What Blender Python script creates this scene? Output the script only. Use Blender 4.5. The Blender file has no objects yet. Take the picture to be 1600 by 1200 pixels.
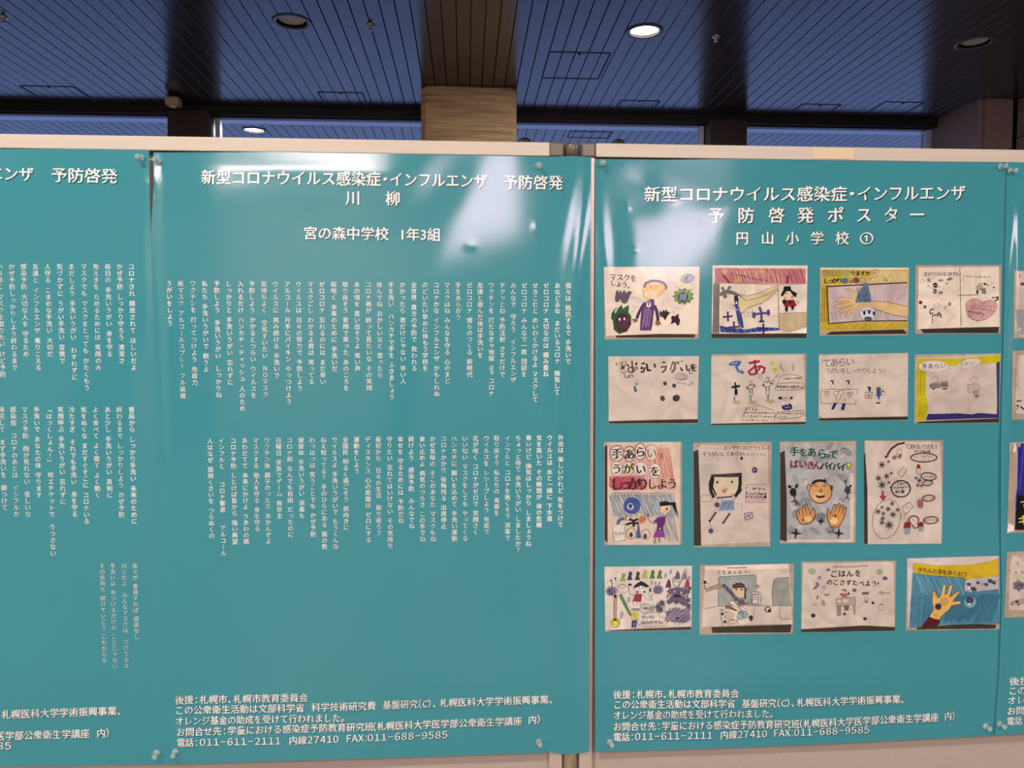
import bpy, bmesh, math, random
import numpy as np
from mathutils import Vector, Matrix
from mathutils.geometry import tessellate_polygon

# ------------------------------------------------------------------ camera, world, lights, exposure
SC = bpy.context.scene
COL = SC.collection
F = 1200.0                                   # focal length for a frame 1600 wide
YAW, PITCH = math.radians(3.4), math.radians(2.8)
CAM = np.array([0.0, -1.5, 1.41])
fwd = np.array([math.sin(YAW)*math.cos(PITCH), math.cos(YAW)*math.cos(PITCH), -math.sin(PITCH)])
rgt = np.array([math.cos(YAW), -math.sin(YAW), 0.0])
up = np.cross(rgt, fwd)
cam_d = bpy.data.cameras.new('camera'); cam = bpy.data.objects.new('camera', cam_d); COL.objects.link(cam)
cam_d.sensor_width = 36.0; cam_d.lens = 36.0*F/1600.0; cam_d.clip_start = 0.05; cam_d.clip_end = 200
cam.matrix_world = Matrix(((rgt[0], up[0], -fwd[0], CAM[0]), (rgt[1], up[1], -fwd[1], CAM[1]),
                           (rgt[2], up[2], -fwd[2], CAM[2]), (0, 0, 0, 1)))
SC.camera = cam
SC.view_settings.view_transform = 'Standard'; SC.view_settings.look = 'None'
SC.view_settings.gamma = 1.0; SC.view_settings.use_curve_mapping = False
SC.view_settings.exposure = 0.0
w = bpy.data.worlds.new('twilight'); SC.world = w; w.use_nodes = True
bg = w.node_tree.nodes['Background']; bg.inputs[0].default_value = (0.25, 0.33, 0.70, 1); bg.inputs[1].default_value = 2.1

CEIL = 3.65
LAMP_POWER = 83.0
LAMP_COL = (1.0, 0.965, 0.89)
TUBE_STRENGTH = 110.0
PANEL_STRENGTH = 23.0
PANEL_COL = (1.0, 0.72, 0.87)
TUBE_COL = (1.0, 0.80, 0.80)

# ------------------------------------------------------------------ camera maths (photo pixel -> point on a plane of the room)
def ray(px, py):
    px = np.asarray(px, float); py = np.asarray(py, float)
    a = (px-800)/F; b = (600-py)/F
    d = fwd + a[..., None]*rgt + b[..., None]*up
    return d
def on_y(px, py, y):
    d = ray(px, py); t = (y-CAM[1])/d[..., 1]
    return CAM + t[..., None]*d
def on_z(px, py, z=CEIL):
    d = ray(px, py); t = (z-CAM[2])/d[..., 2]
    return CAM + t[..., None]*d

# ------------------------------------------------------------------ helpers
def lin(c):
    c = np.asarray(c, float)/255.0
    return np.where(c <= 0.04045, c/12.92, ((c+0.055)/1.055)**2.4)
def rgb(*c):
    v = lin(c); return (float(v[0]), float(v[1]), float(v[2]), 1)
PK = np.array([0.97, 0.95, 0.90])
def prt(c):                                  # printed colour as seen under the hall light -> ink colour
    return np.minimum(lin(c)/PK, 0.92)

def mat(name, base, rough=0.5, metal=0.0, spec=0.5, emit=None, estr=0.0, noise=None, bump=None, trans=0.0, ior=1.45):
    m = bpy.data.materials.new(name); m.use_nodes = True
    nt = m.node_tree; p = nt.nodes['Principled BSDF']
    p.inputs['Base Color'].default_value = base; p.inputs['Roughness'].default_value = rough
    p.inputs['Metallic'].default_value = metal; p.inputs['Specular IOR Level'].default_value = spec
    p.inputs['Transmission Weight'].default_value = trans; p.inputs['IOR'].default_value = ior
    if emit: p.inputs['Emission Color'].default_value = emit; p.inputs['Emission Strength'].default_value = estr
    if noise or bump:
        tc = nt.nodes.new('ShaderNodeTexCoord')
    if noise:                                # (scale xyz, amount, detail)
        sc, amt, det = noise
        mp = nt.nodes.new('ShaderNodeMapping'); mp.inputs['Scale'].default_value = sc
        nz = nt.nodes.new('ShaderNodeTexNoise'); nz.inputs['Scale'].default_value = 1.0; nz.inputs['Detail'].default_value = det
        nt.links.new(tc.outputs['Object'], mp.inputs[0]); nt.links.new(mp.outputs[0], nz.inputs[0])
        mr = nt.nodes.new('ShaderNodeMapRange'); mr.inputs[1].default_value = 0.3; mr.inputs[2].default_value = 0.7
        mr.inputs[3].default_value = 1-amt; mr.inputs[4].default_value = 1+amt
        nt.links.new(nz.outputs[0], mr.inputs[0])
        vm = nt.nodes.new('ShaderNodeVectorMath'); vm.operation = 'SCALE'; vm.inputs[0].default_value = base[:3]
        nt.links.new(mr.outputs[0], vm.inputs['Scale']); nt.links.new(vm.outputs[0], p.inputs['Base Color'])
    if bump:
        sc, st = bump
        nb = nt.nodes.new('ShaderNodeTexNoise'); nb.inputs['Scale'].default_value = sc; nb.inputs['Detail'].default_value = 4
        bp = nt.nodes.new('ShaderNodeBump'); bp.inputs['Strength'].default_value = st; bp.inputs['Distance'].default_value = 0.002
        nt.links.new(tc.outputs['Object'], nb.inputs[0]); nt.links.new(nb.outputs[0], bp.inputs['Height'])
        nt.links.new(bp.outputs[0], p.inputs['Normal'])
    return m

def new_obj(name, me, m=None, parent=None, loc=None, label=None, cat=None, group=None, kind=None):
    o = bpy.data.objects.new(name, me); COL.objects.link(o)
    if m is not None and me is not None and not me.materials: me.materials.append(m)
    if parent: o.parent = parent
    if loc is not None: o.location = loc
    if label: o['label'] = label
    if cat: o['category'] = cat
    if group: o['group'] = group
    if kind: o['kind'] = kind
    return o
def empty(name, loc, label=None, cat=None, group=None, kind=None):
    o = new_obj(name, None, loc=loc, label=label, cat=cat, group=group, kind=kind); o.empty_display_size = 0.05
    return o
def box_me(x0, x1, y0, y1, z0, z1, bevel=0.0, name='box', seg=2):
    bm = bmesh.new(); bmesh.ops.create_cube(bm, size=1)
    bmesh.ops.scale(bm, vec=(x1-x0, y1-y0, z1-z0), verts=bm.verts)
    bmesh.ops.translate(bm, vec=((x0+x1)/2, (y0+y1)/2, (z0+z1)/2), verts=bm.verts)
    if bevel: bmesh.ops.bevel(bm, geom=bm.edges[:], offset=bevel, segments=seg, affect='EDGES', profile=0.5)
    me = bpy.data.meshes.new(name); bm.to_mesh(me); bm.free(); return me
def lathe_me(prof, axis='z', n=32, name='lathe', smooth=True, cap=True):
    """prof: list of (r, h) along the axis"""
    vs, fs = [], []
    for r, h in prof:
        for i in range(n):
            a = 2*math.pi*i/n; vs.append((r*math.cos(a), r*math.sin(a), h))
    for k in range(len(prof)-1):
        for i in range(n):
            j = (i+1) % n; fs.append((k*n+i, k*n+j, (k+1)*n+j, (k+1)*n+i))
    if cap:
        fs.append(tuple(range(n-1, -1, -1))); fs.append(tuple((len(prof)-1)*n+i for i in range(n)))
    if axis == 'y': vs = [(x, z, -y) for x, y, z in vs]
    me = bpy.data.meshes.new(name); me.from_pydata(vs, [], fs); me.update()
    bm = bmesh.new(); bm.from_mesh(me); bmesh.ops.recalc_face_normals(bm, faces=bm.faces); bm.to_mesh(me); bm.free()
    if smooth:
        for p in me.polygons: p.use_smooth = len(p.vertices) == 4
    return me
def prism_me(poly, z0, z1, name='prism'):
    n = len(poly); vs = [(x, y, z0) for x, y in poly]+[(x, y, z1) for x, y in poly]
    fs = [tuple(range(n-1, -1, -1)), tuple(range(n, 2*n))]+[(i, (i+1) % n, n+(i+1) % n, n+i) for i in range(n)]
    return vs, fs

# ------------------------------------------------------------------ materials
M = {}
M['rail'] = mat('brushed_aluminium', rgb(199, 185, 169), 0.5, 0.15, noise=((3, 60, 60), 0.04, 3))
M['stile'] = mat('stile_aluminium', rgb(200, 180, 165), 0.35, 0.3)
M['pole'] = mat('pole_metal', rgb(196, 176, 148), 0.35, 0.35, noise=((60, 60, 20), 0.25, 4))
M['cap'] = mat('corner_plastic', rgb(104, 90, 74), 0.3)
M['gasket'] = mat('dark_gasket', rgb(45, 32, 28), 0.7)
M['fabric'] = mat('board_fabric', rgb(173, 157, 146), 0.9, spec=0.2, noise=((900, 900, 900), 0.14, 2), bump=(900, 0.3))
M['black'] = mat('black_rubber', rgb(14, 13, 14), 0.5)
M['beam'] = mat('black_beam', rgb(16, 14, 14), 0.6)
M['frame'] = mat('window_frame', rgb(190, 195, 205), 0.4, 0.3)
M['pale'] = mat('pale_trim', rgb(200, 204, 212), 0.35)
M['bronze'] = mat('bronze_frame', rgb(60, 50, 44), 0.4, 0.4)
M['tape'] = mat('clear_tape', rgb(222, 198, 162), 0.3)
M['box'] = mat('beige_box', rgb(190, 165, 140), 0.5)
M['ring'] = mat('downlight_ring', rgb(92, 92, 108), 0.35, 0.3)
M['inner'] = mat('downlight_recess', rgb(12, 11, 11), 0.6)
M['reflector'] = mat('downlight_reflector', rgb(225, 215, 200), 0.6)
M['lit'] = mat('lit_lens', (1, .9, .75, 1), 0.5, emit=(1.0, 0.88, 0.66, 1), estr=14)
M['lit_cool'] = mat('lit_lens_cool', (1, 1, 1, 1), 0.5, emit=(0.85, 0.86, 1.0, 1), estr=6)
M['tube'] = mat('glare_tube_face', (1, 1, 1, 1), 0.5, emit=TUBE_COL+(1,), estr=TUBE_STRENGTH)
M['panel'] = mat('glare_panel_face', (1, 1, 1, 1), 0.5, emit=PANEL_COL+(1,), estr=PANEL_STRENGTH)
M['white'] = mat('white_housing', rgb(225, 222, 215), 0.5)
M['chrome'] = mat('chrome', rgb(190, 190, 195), 0.25, 0.9)
M['wall'] = mat('plaster', rgb(196, 186, 176), 0.8, noise=((2, 2, 2), 0.08, 3))
M['floor'] = mat('floor_tile', rgb(120, 110, 100), 0.35, noise=((3, 3, 3), 0.12, 4))
M['snow'] = mat('plaza_paving', rgb(205, 208, 212), 0.8, noise=((1.5, 1.5, 1.5), 0.06, 4))

def stone(name, c1, c2):
    m = bpy.data.materials.new(name); m.use_nodes = True; nt = m.node_tree; p = nt.nodes['Principled BSDF']
    tc = nt.nodes.new('ShaderNodeTexCoord'); mp = nt.nodes.new('ShaderNodeMapping'); mp.inputs['Scale'].default_value = (1.6, 1.6, 30)
    nz = nt.nodes.new('ShaderNodeTexNoise'); nz.inputs['Scale'].default_value = 1.4; nz.inputs['Detail'].default_value = 7; nz.inputs['Roughness'].default_value = 0.62
    nz.inputs['Distortion'].default_value = 0.25
    cr = nt.nodes.new('ShaderNodeValToRGB'); cr.color_ramp.elements[0].position = 0.32; cr.color_ramp.elements[1].position = 0.68
    cr.color_ramp.elements[0].color = c1; cr.color_ramp.elements[1].color = c2
    nt.links.new(tc.outputs['Object'], mp.inputs[0]); nt.links.new(mp.outputs[0], nz.inputs[0]); nt.links.new(nz.outputs[0], cr.inputs[0])
    nt.links.new(cr.outputs[0], p.inputs['Base Color']); p.inputs['Roughness'].default_value = 0.6
    return m
M['stone'] = stone('travertine', rgb(140, 112, 78), rgb(204, 172, 128))
M['granite'] = mat('pink_granite', rgb(140, 122, 118), 0.55, noise=((14, 14, 14), 0.12, 5))

def plank_mat():
    m = bpy.data.materials.new('perforated_spandrel'); m.use_nodes = True; nt = m.node_tree; p = nt.nodes['Principled BSDF']
    tc = nt.nodes.new('ShaderNodeTexCoord'); gm = nt.nodes.new('ShaderNodeNewGeometry')
    sx = nt.nodes.new('ShaderNodeVectorMath'); sx.operation = 'SCALE'; sx.inputs['Scale'].default_value = 1/0.0125
    fr = nt.nodes.new('ShaderNodeVectorMath'); fr.operation = 'FRACTION'
    sb = nt.nodes.new('ShaderNodeVectorMath'); sb.operation = 'SUBTRACT'; sb.inputs[1].default_value = (.5, .5, 0)
    ml = nt.nodes.new('ShaderNodeVectorMath'); ml.operation = 'MULTIPLY'; ml.inputs[1].default_value = (1, 1, 0)
    ln = nt.nodes.new('ShaderNodeVectorMath'); ln.operation = 'LENGTH'
    lt = nt.nodes.new('ShaderNodeMath'); lt.operation = 'LESS_THAN'; lt.inputs[1].default_value = 0.22
    nt.links.new(gm.outputs['Position'], sx.inputs[0]); nt.links.new(sx.outputs[0], fr.inputs[0]); nt.links.new(fr.outputs[0], sb.inputs[0])
    nt.links.new(sb.outputs[0], ml.inputs[0]); nt.links.new(ml.outputs[0], ln.inputs[0]); nt.links.new(ln.outputs['Value'], lt.inputs[0])
    mx = nt.nodes.new('ShaderNodeMix'); mx.data_type = 'RGBA'
    mx.inputs['A'].default_value = rgb(60, 56, 62); mx.inputs['B'].default_value = rgb(8, 8, 10)
    nt.links.new(lt.outputs[0], mx.inputs['Factor']); nt.links.new(mx.outputs['Result'], p.inputs['Base Color'])
    p.inputs['Roughness'].default_value = 0.2; p.inputs['Specular IOR Level'].default_value = 0.7
    return m
M['plank'] = plank_mat()

def print_mat(name, rough, crumple):
    m = bpy.data.materials.new(name); m.use_nodes = True; nt = m.node_tree; p = nt.nodes['Principled BSDF']
    at = nt.nodes.new('ShaderNodeAttribute'); at.attribute_name = 'Col'
    if crumple:
        tc = nt.nodes.new('ShaderNodeTexCoord'); nz = nt.nodes.new('ShaderNodeTexNoise')
        nz.inputs['Scale'].default_value = 13; nz.inputs['Detail'].default_value = 6; nz.inputs['Distortion'].default_value = 2.2
        mr = nt.nodes.new('ShaderNodeMapRange'); mr.inputs[1].default_value = 0.3; mr.inputs[2].default_value = 0.72
        mr.inputs[3].default_value = 1-crumple; mr.inputs[4].default_value = 1+crumple*0.6
        vm = nt.nodes.new('ShaderNodeVectorMath'); vm.operation = 'SCALE'
        nt.links.new(tc.outputs['Object'], nz.inputs[0]); nt.links.new(nz.outputs[0], mr.inputs[0])
        nt.links.new(at.outputs['Color'], vm.inputs[0]); nt.links.new(mr.outputs[0], vm.inputs['Scale'])
        nt.links.new(vm.outputs[0], p.inputs['Base Color'])
    else:
        nt.links.new(at.outputs['Color'], p.inputs['Base Color'])
    p.inputs['Roughness'].default_value = rough; p.inputs['Specular IOR Level'].default_value = 0.45
    return m
ROUGH = 0.09
M['vinyl'] = mat('teal_vinyl', tuple(prt((61, 135, 141)))+(1,), ROUGH, spec=0.45, bump=(400, 0.012))
M['ink'] = print_mat('white_ink', ROUGH+.03, 0)
M['photo'] = print_mat('photo_print', ROUGH+.05, 0.2)

def pin_mat():
    m = bpy.data.materials.new('clear_plastic'); m.use_nodes = True; nt = m.node_tree
    p = nt.nodes['Principled BSDF']; p.inputs['Base Color'].default_value = (.93, .97, .93, 1); p.inputs['Roughness'].default_value = 0.04
    p.inputs['Transmission Weight'].default_value = 1.0; p.inputs['IOR'].default_value = 1.5
    tr = nt.nodes.new('ShaderNodeBsdfTransparent'); tr.inputs[0].default_value = (.9, .95, .92, 1)
    mx = nt.nodes.new('ShaderNodeMixShader'); mx.inputs[0].default_value = 0.35
    nt.links.new(p.outputs[0], mx.inputs[1]); nt.links.new(tr.outputs[0], mx.inputs[2])
    df = nt.nodes.new('ShaderNodeBsdfDiffuse'); df.inputs[0].default_value = (.95, 1, .98, 1)
    m2 = nt.nodes.new('ShaderNodeMixShader'); m2.inputs[0].default_value = 0.2
    nt.links.new(mx.outputs[0], m2.inputs[1]); nt.links.new(df.outputs[0], m2.inputs[2])
    nt.links.new(m2.outputs[0], nt.nodes['Material Output'].inputs[0]); return m
M['pin'] = pin_mat()
def glass_mat():
    m = bpy.data.materials.new('window_glass'); m.use_nodes = True; nt = m.node_tree
    gl = nt.nodes.new('ShaderNodeBsdfGlossy'); gl.inputs['Roughness'].default_value = 0.02
    tr = nt.nodes.new('ShaderNodeBsdfTransparent'); tr.inputs[0].default_value = (.93, .96, .97, 1)
    lw = nt.nodes.new('ShaderNodeFresnel'); lw.inputs[0].default_value = 1.45
    mx = nt.nodes.new('ShaderNodeMixShader')
    nt.links.new(lw.outputs[0], mx.inputs[0]); nt.links.new(tr.outputs[0], mx.inputs[1]); nt.links.new(gl.outputs[0], mx.inputs[2])
    nt.links.new(mx.outputs[0], nt.nodes['Material Output'].inputs[0]); return m
M['glass'] = glass_mat()

# ------------------------------------------------------------------ structure
YW = float(on_z(830, 176.0)[1])              # the window line, where the ceiling ends
XL, XR, YB = -6.0, 5.25, -9.0
new_obj('floor', box_me(XL, XR, YB, YW+.1, -0.1, 0, name='floor'), M['floor'], kind='structure')
new_obj('wall_back', box_me(XL, XR, YB-.15, YB, 0, CEIL+.05, name='wall_back'), M['wall'], kind='structure')
for n_, (a_, b_) in enumerate(((-5.2, -3.7), (-1.3, -.5), (.9, 1.9), (3.9, 4.9))):
    d_ = empty('door_%d' % (n_+1), ((a_+b_)/2, YB, 0), kind='structure'); h_ = (b_-a_)/2  # unseen doors, added as dark shapes to vary the poster reflections
    new_obj('door_leaf', box_me(-h_+.05, h_-.05, .003, .05, .01, 2.1, .004, 'door_leaf'), M['bronze'], d_)
    new_obj('door_frame', box_me(-h_, h_, .002, .03, 2.1, 2.16, .003, 'door_frame'), M['frame'], d_)
    new_obj('door_handle', box_me(h_-.16, h_-.13, .05, .09, .9, 1.2, .005, 'door_handle'), M['chrome'], d_)
new_obj('wall_left', box_me(XL-.15, XL, YB, YW+.1, 0, CEIL+.05, name='wall_left'), M['wall'], kind='structure')
new_obj('ground', box_me(-40, 40, YW+.25, 60, -0.2, -0.05, name='ground'), M['snow'], kind='structure')
ceil = new_obj('ceiling', box_me(XL-.15, XR+.3, YB-.15, YW+0.02, CEIL+.16, CEIL+.3, name='ceiling'), M['beam'], kind='structure')
soff = new_obj('trim_1', box_me(XL-2, XR+2, YW+0.12, YW+3.2, CEIL+.16, CEIL+.3, name='soffit'), M['beam'], kind='structure')
soff['label'] = 'outdoor soffit of the eaves beyond the windows'

# downlight positions (inner set: ceiling of the hall; outer set: soffit)
def cz(px, py): v = on_z(px, py); return (float(v[0]), float(v[1]))
L_OFF1, L_LIT, L_OFF2 = cz(456, 34), cz(1007, 49), cz(1523, 67)
L_OUT = cz(397, 204)
LR = 0.112
y_r1 = -1.9
behind = [(-1.25, y_r1), (1.25, y_r1-2.2), (-3.7, y_r1-2.2), (3.7, y_r1), (-4.2, -5.2), (1.6, -5.2)]  # unseen lamps behind the camera; the last two added to brighten the back wall
holes_in = [L_OFF1, L_LIT, L_OFF2]+behind
holes_out = [L_OUT]
PITCHX, GAP, TH = 0.1, 0.006, 0.012
X0 = on_z(712, 0)[0]                         # a joint of the planks read from the photograph
def planks(x_a, x_b, y0, y1, holes, parent):
    k0 = math.ceil((x_a-X0)/PITCHX); k1 = math.floor((x_b-X0)/PITCHX)
    shared = box_me(GAP/2, PITCHX-GAP/2, y0, y1, CEIL, CEIL+TH, 0.0015, 'ceiling_plank', 1)
    for k in range(k0, k1):
        xa = X0+k*PITCHX; a, b = xa+GAP/2, xa+PITCHX-GAP/2
        hs = sorted([h for h in holes if abs(h[0]-(a+b)/2) < LR+PITCHX/2], key=lambda h: h[1])
        if not hs:
            new_obj('ceiling_plank', shared, M['plank'], parent, (xa, 0, 0)); continue
        vs, fs = [], []
        cuts = []
        for cx, cy in hs:
            lo, hi = [], []
            for i in range(9):
                x = a+(b-a)*i/8; d = LR**2-(x-cx)**2; s = math.sqrt(d) if d > 0 else 0
                lo.append((x-xa, cy-s)); hi.append((x-xa, cy+s))
            cuts.append((lo, hi))
        start = [(a-xa, y0), (b-xa, y0)]
        for lo, hi in cuts:
            poly = start+lo[::-1]; v, f = prism_me(poly, CEIL, CEIL+TH); o = len(vs); vs += v; fs += [tuple(o+i for i in q) for q in f]
            start = hi
        poly = (start if len(start) > 2 else start)+[(b-xa, y1), (a-xa, y1)]
        v, f = prism_me(poly, CEIL, CEIL+TH); o = len(vs); vs += v; fs += [tuple(o+i for i in q) for q in f]
        me = bpy.data.meshes.new('plank_cut'); me.from_pydata(vs, [], fs); me.update()
        bm = bmesh.new(); bm.from_mesh(me); bmesh.ops.recalc_face_normals(bm, faces=bm.faces); bm.to_mesh(me); bm.free()
        new_obj('ceiling_plank', me, M['plank'], parent, (xa, 0, 0))
planks(XL, XR, YB, YW-.02, holes_in, ceil)
planks(XL-.2, XR+.6, YW+.40, YW+3.1, holes_out, soff)
new_obj('soffit_trim', box_me(XL-.2, XR+.6, YW+.14, YW+.30, CEIL-.07, CEIL+.14, .004, 'soffit_trim'), M['pale'], soff)
new_obj('soffit_trim', box_me(XL-.2, XR+.6, YW+.30, YW+.395, CEIL-.03, CEIL+.14, .004, 'soffit_trim'), M['pale'], soff)

# header beam above the windows, then frames
new_obj('trim_2', box_me(XL, XR, YW-.02, YW+.12, CEIL-.075, CEIL+.16, name='beam'), M['beam'], kind='structure')['label'] = 'black header beam where the ceiling meets the windows'
def wx(px, py=200, y=YW+.05): return float(on_y(px, py, y)[0])
def win(n, pa, pb):
    a, b = wx(pa), wx(pb)
    wo = empty('window_%d' % n, (0, 0, 0), kind='structure')
    z1 = CEIL-.075; z0 = 0.0; y0 = YW+.03; fr = 0.045
    # a pale horizontal head bar with a second thin lip, stiles and a sill
    new_obj('frame_head', box_me(a, b, y0, y0+.07, z1-.014, z1-.002, .002, 'frame_head'), M['bronze'], wo)
    new_obj('frame_stile', box_me(a, a+fr, y0, y0+.07, z0+.06, z1-.014, .003, 'frame_stile'), M['frame'], wo)
    new_obj('frame_stile', box_me(b-fr, b, y0, y0+.07, z0+.06, z1-.014, .003, 'frame_stile'), M['frame'], wo)
    new_obj('frame_sill', box_me(a, b, y0, y0+.07, z0, z0+.06, .003, 'frame_sill'), M['frame'], wo)
    new_obj('pane', box_me(a+fr, b-fr, y0+.04, y0+.046, z0+.06, z1-.014, 0, 'pane'), M['glass'], wo)
win(1, -330, 272); win(2, 337, 670); win(3, 800, 1099); win(4, 1159, 1454)
def mull(n, pa, pb):
    a, b = wx(pa), wx(pb)
    o = new_obj('trim_%d' % n, box_me(a, b, YW-.12, YW+.22, 0, CEIL-.06, .01, 'mullion'), M['bronze'], kind='structure')
    o['label'] = 'dark bronze post between two windows'
mull(3, 272, 335); mull(4, 1100, 1158); mull(5, -420, -330)

# stone pillar in the middle
pf = on_z(660, 133.5); py0 = float(pf[1]); pxa = float(on_y(657.5, 160, py0)[0]); pxb = float(on_y(807.5, 160, py0)[0])
bm = bmesh.new(); bmesh.ops.create_cube(bm, size=1)
bmesh.ops.scale(bm, vec=(pxb-pxa, YW+.25-py0, CEIL), verts=bm.verts)
bmesh.ops.translate(bm, vec=((pxa+pxb)/2, (YW+.25+py0)/2, CEIL/2), verts=bm.verts)
bmesh.ops.bevel(bm, geom=[e for e in bm.edges if abs(e.verts[0].co.z-e.verts[1].co.z) > 1], offset=0.035, segments=4, affect='EDGES')
bmesh.ops.bevel(bm, geom=[e for e in bm.edges if e.verts[0].co.z > CEIL-.01 and e.verts[1].co.z > CEIL-.01], offset=0.012, segments=2, affect='EDGES')
me = bpy.data.meshes.new('pillar'); bm.to_mesh(me); bm.free()
new_obj('stone_pillar', me, M['stone'], label='square travertine pillar with rounded corners between the middle windows', cat='pillar')

# right pier and tiled wall
rp = on_z(1532, 154); ry = float(rp[1]); rxa = float(on_y(1533, 175, ry)[0]); rxb = float(on_y(1588, 175, ry)[0])
bm = bmesh.new(); bmesh.ops.create_cube(bm, size=1)
bmesh.ops.scale(bm, vec=(rxb-rxa, YW+.3-ry, CEIL), verts=bm.verts)
bmesh.ops.translate(bm, vec=((rxa+rxb)/2, (YW+.3+ry)/2, CEIL/2), verts=bm.verts)
bmesh.ops.bevel(bm, geom=[e for e in bm.edges if abs(e.verts[0].co.z-e.verts[1].co.z) > 1], offset=0.04, segments=4, affect='EDGES')
me = bpy.data.meshes.new('pier'); bm.to_mesh(me); bm.free()
new_obj('stone_pier', me, M['granite'], label='greyish stone pier in the right corner beside the last window', cat='pillar')
wr = new_obj('wall_right', box_me(rxb+.035, rxb+.2, YB, YW+.3, 0, CEIL+.05, name='wall_right'), M['gasket'], kind='structure')
tl = box_me(0, .03, 0.004, .596, 0.004, .346, .004, 'stone_tile')
z = CEIL-.35
row = 0
while z > -0.4:
    y = ry-.6
    while y > -2.4:
        new_obj('stone_tile', tl, M['granite'], wr, (rxb+.006, y, z)); y -= .6
    z -= .35; row += 1

# ------------------------------------------------------------------ ceiling fittings
def ring_me(r0, r1, z0, z1):
    return lathe_me([(r0, z1), (r1, z1), (r1, z0+.003), (r1-.004, z0), (r0+.004, z0), (r0, z0+.004), (r0, z1)], n=40, cap=False, name='ring')
RG = ring_me(LR-.01, LR+.022, -.007, 0)
SHAFT = lathe_me([(LR-.005, 0), (LR-.012, .10), (LR-.014, .13)], n=40, cap=False, name='shaft')
LENS = lathe_me([(.001, .085), (.06, .082), (.097, .075), (.099, .09), (.001, .095)], n=40, cap=False, name='lens')
LENS_LIT = lathe_me([(.001, .004), (.06, .006), (.100, .014), (.102, .03), (.001, .03)], n=40, cap=False, name='lens_lit')
REFL = lathe_me([(.090, .016), (.084, .02), (.05, .017), (.02, .015), (.001, .014)], n=40, cap=False, name='reflector')
def downlight(x, y, lit, label, power=0.0, cool=False, group=None):
    o = empty('downlight', (x, y, CEIL), label, 'ceiling light', group)
    new_obj('trim_ring', RG, M['ring'], o); new_obj('recess', SHAFT, M['inner'], o)
    if lit: new_obj('lens', LENS_LIT if not cool else LENS_LIT.copy(), M['lit_cool'] if cool else M['lit'], o)
    else: new_obj('reflector', REFL, M['reflector'], o)
    if power:
        ld = bpy.data.lights.new('lamp', 'AREA'); ld.shape = 'DISK'; ld.size = .2; ld.energy = power
        ld.color = LAMP_COL if not cool else (.8, .85, 1)
        lo = bpy.data.objects.new('bulb', ld); COL.objects.link(lo); lo.parent = o; lo.location = (0, 0, -.012)
downlight(*L_OFF1, False, 'unlit round downlight in the dark ceiling at upper left')
downlight(*L_LIT, True, 'brightly lit round downlight in the dark ceiling right of the stone pillar', 45)
downlight(*L_OFF2, False, 'unlit round downlight in the dark ceiling near the right corner')
downlight(*L_OUT, True, 'lit round light in the outdoor soffit seen through the window above the left board', 12, True)
for i, (x, y) in enumerate(behind):
    downlight(x, y, True, ['lit downlight nearly overhead left behind the camera', 'lit downlight right of centre well behind the camera',
              'lit downlight far left well behind the camera', 'lit downlight far right behind the camera', 'unseen lit downlight added at the rear left to brighten the back wall', 'unseen lit downlight added at the rear middle to brighten the back wall'][i], LAMP_POWER if i < 4 else 70)

o = empty('added_glare_tube', (-1.95, -7.75, CEIL-.01), 'long unseen glowing tube added at the back of the hall for poster glare', 'ceiling light')  # unseen glowing tube added to throw a glare streak on the posters
new_obj('housing', box_me(-.9, .9, -.2, .2, -.05, 0, .006, 'housing'), M['white'], o)
new_obj('diffuser', box_me(-.88, .88, -.18, .18, -.07, -.05, .004, 'diffuser'), M['tube'], o)
for x0, x1, z0, z1, lab in ((-.28, .70, 2.86, 3.60, 'left unseen glowing panel added high on the back wall for poster glare'), (2.35, 3.55, 2.62, 3.52, 'right unseen glowing panel added high on the back wall for poster glare')):
    o = empty('added_glare_panel', ((x0+x1)/2, YB+.002, (z0+z1)/2), lab, 'added glare source'); hx, hz = (x1-x0)/2, (z1-z0)/2  # unseen glowing panels, added to make the glare patches on the vinyl
    new_obj('housing', box_me(-hx, hx, 0, .10, -hz, hz, .01, 'housing'), M['white'], o)
    new_obj('lit_face', box_me(-hx+.03, hx-.03, .10, .105, -hz+.03, hz-.03, .002, 'lit_face'), M['panel'], o)

SPR = lathe_me([(.03, 0), (.03, -.006), (.014, -.012), (.008, -.03), (.016, -.034), (.016, -.038), (.002, -.04)], n=20, cap=False, name='sprinkler')
for (px, py, lab) in [(5, 27, 'small sprinkler head in the ceiling at the far left edge'), (579, 39, 'small sprinkler head in the ceiling between unlit downlight and stone pillar'),
                      (1119, 57, 'small sprinkler head in the ceiling right of the lit downlight')]:
    x, y = cz(px, py); new_obj('sprinkler_head', SPR, M['chrome'], None, (x, y, CEIL), lab, 'sprinkler')

def hatch(p4, label):
    pts = [cz(*p) for p in p4]
    xa = (pts[0][0]+pts[3][0])/2; xb = (pts[1][0]+pts[2][0])/2; ya = (pts[2][1]+pts[3][1])/2; yb = (pts[0][1]+pts[1][1])/2
    yb_, ya_ = max(ya, yb), min(ya, yb)
    yb_ = min(yb_, YW-.04) if p4[0][1] < 175 and p4[0][0] < 1500 and yb_ < YW+.1 else yb_
    o = empty('access_hatch', ((xa+xb)/2, (ya_+yb_)/2, CEIL), label, 'ceiling hatch')
    hx, hy, t = (xb-xa)/2, (yb_-ya_)/2, .007
    for (a, b, c, d) in [(-hx, hx, hy-t, hy+t), (-hx, hx, -hy-t, -hy+t), (-hx-t, -hx+t, -hy, hy), (hx-t, hx+t, -hy, hy)]:
        new_obj('frame_strip', box_me(a, b, c, d, -.003, 0, 0, 'frame_strip'), M['beam'], o)
    new_obj('latch', lathe_me([(.012, 0), (.012, -.004), (.001, -.005)], n=12, cap=False), M['beam'], o, (0, -hy+.03, 0))
hatch([(55, 158), (143, 158), (120, 135), (50, 135)], 'hatch outline in the ceiling near the beam at upper left')
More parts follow.
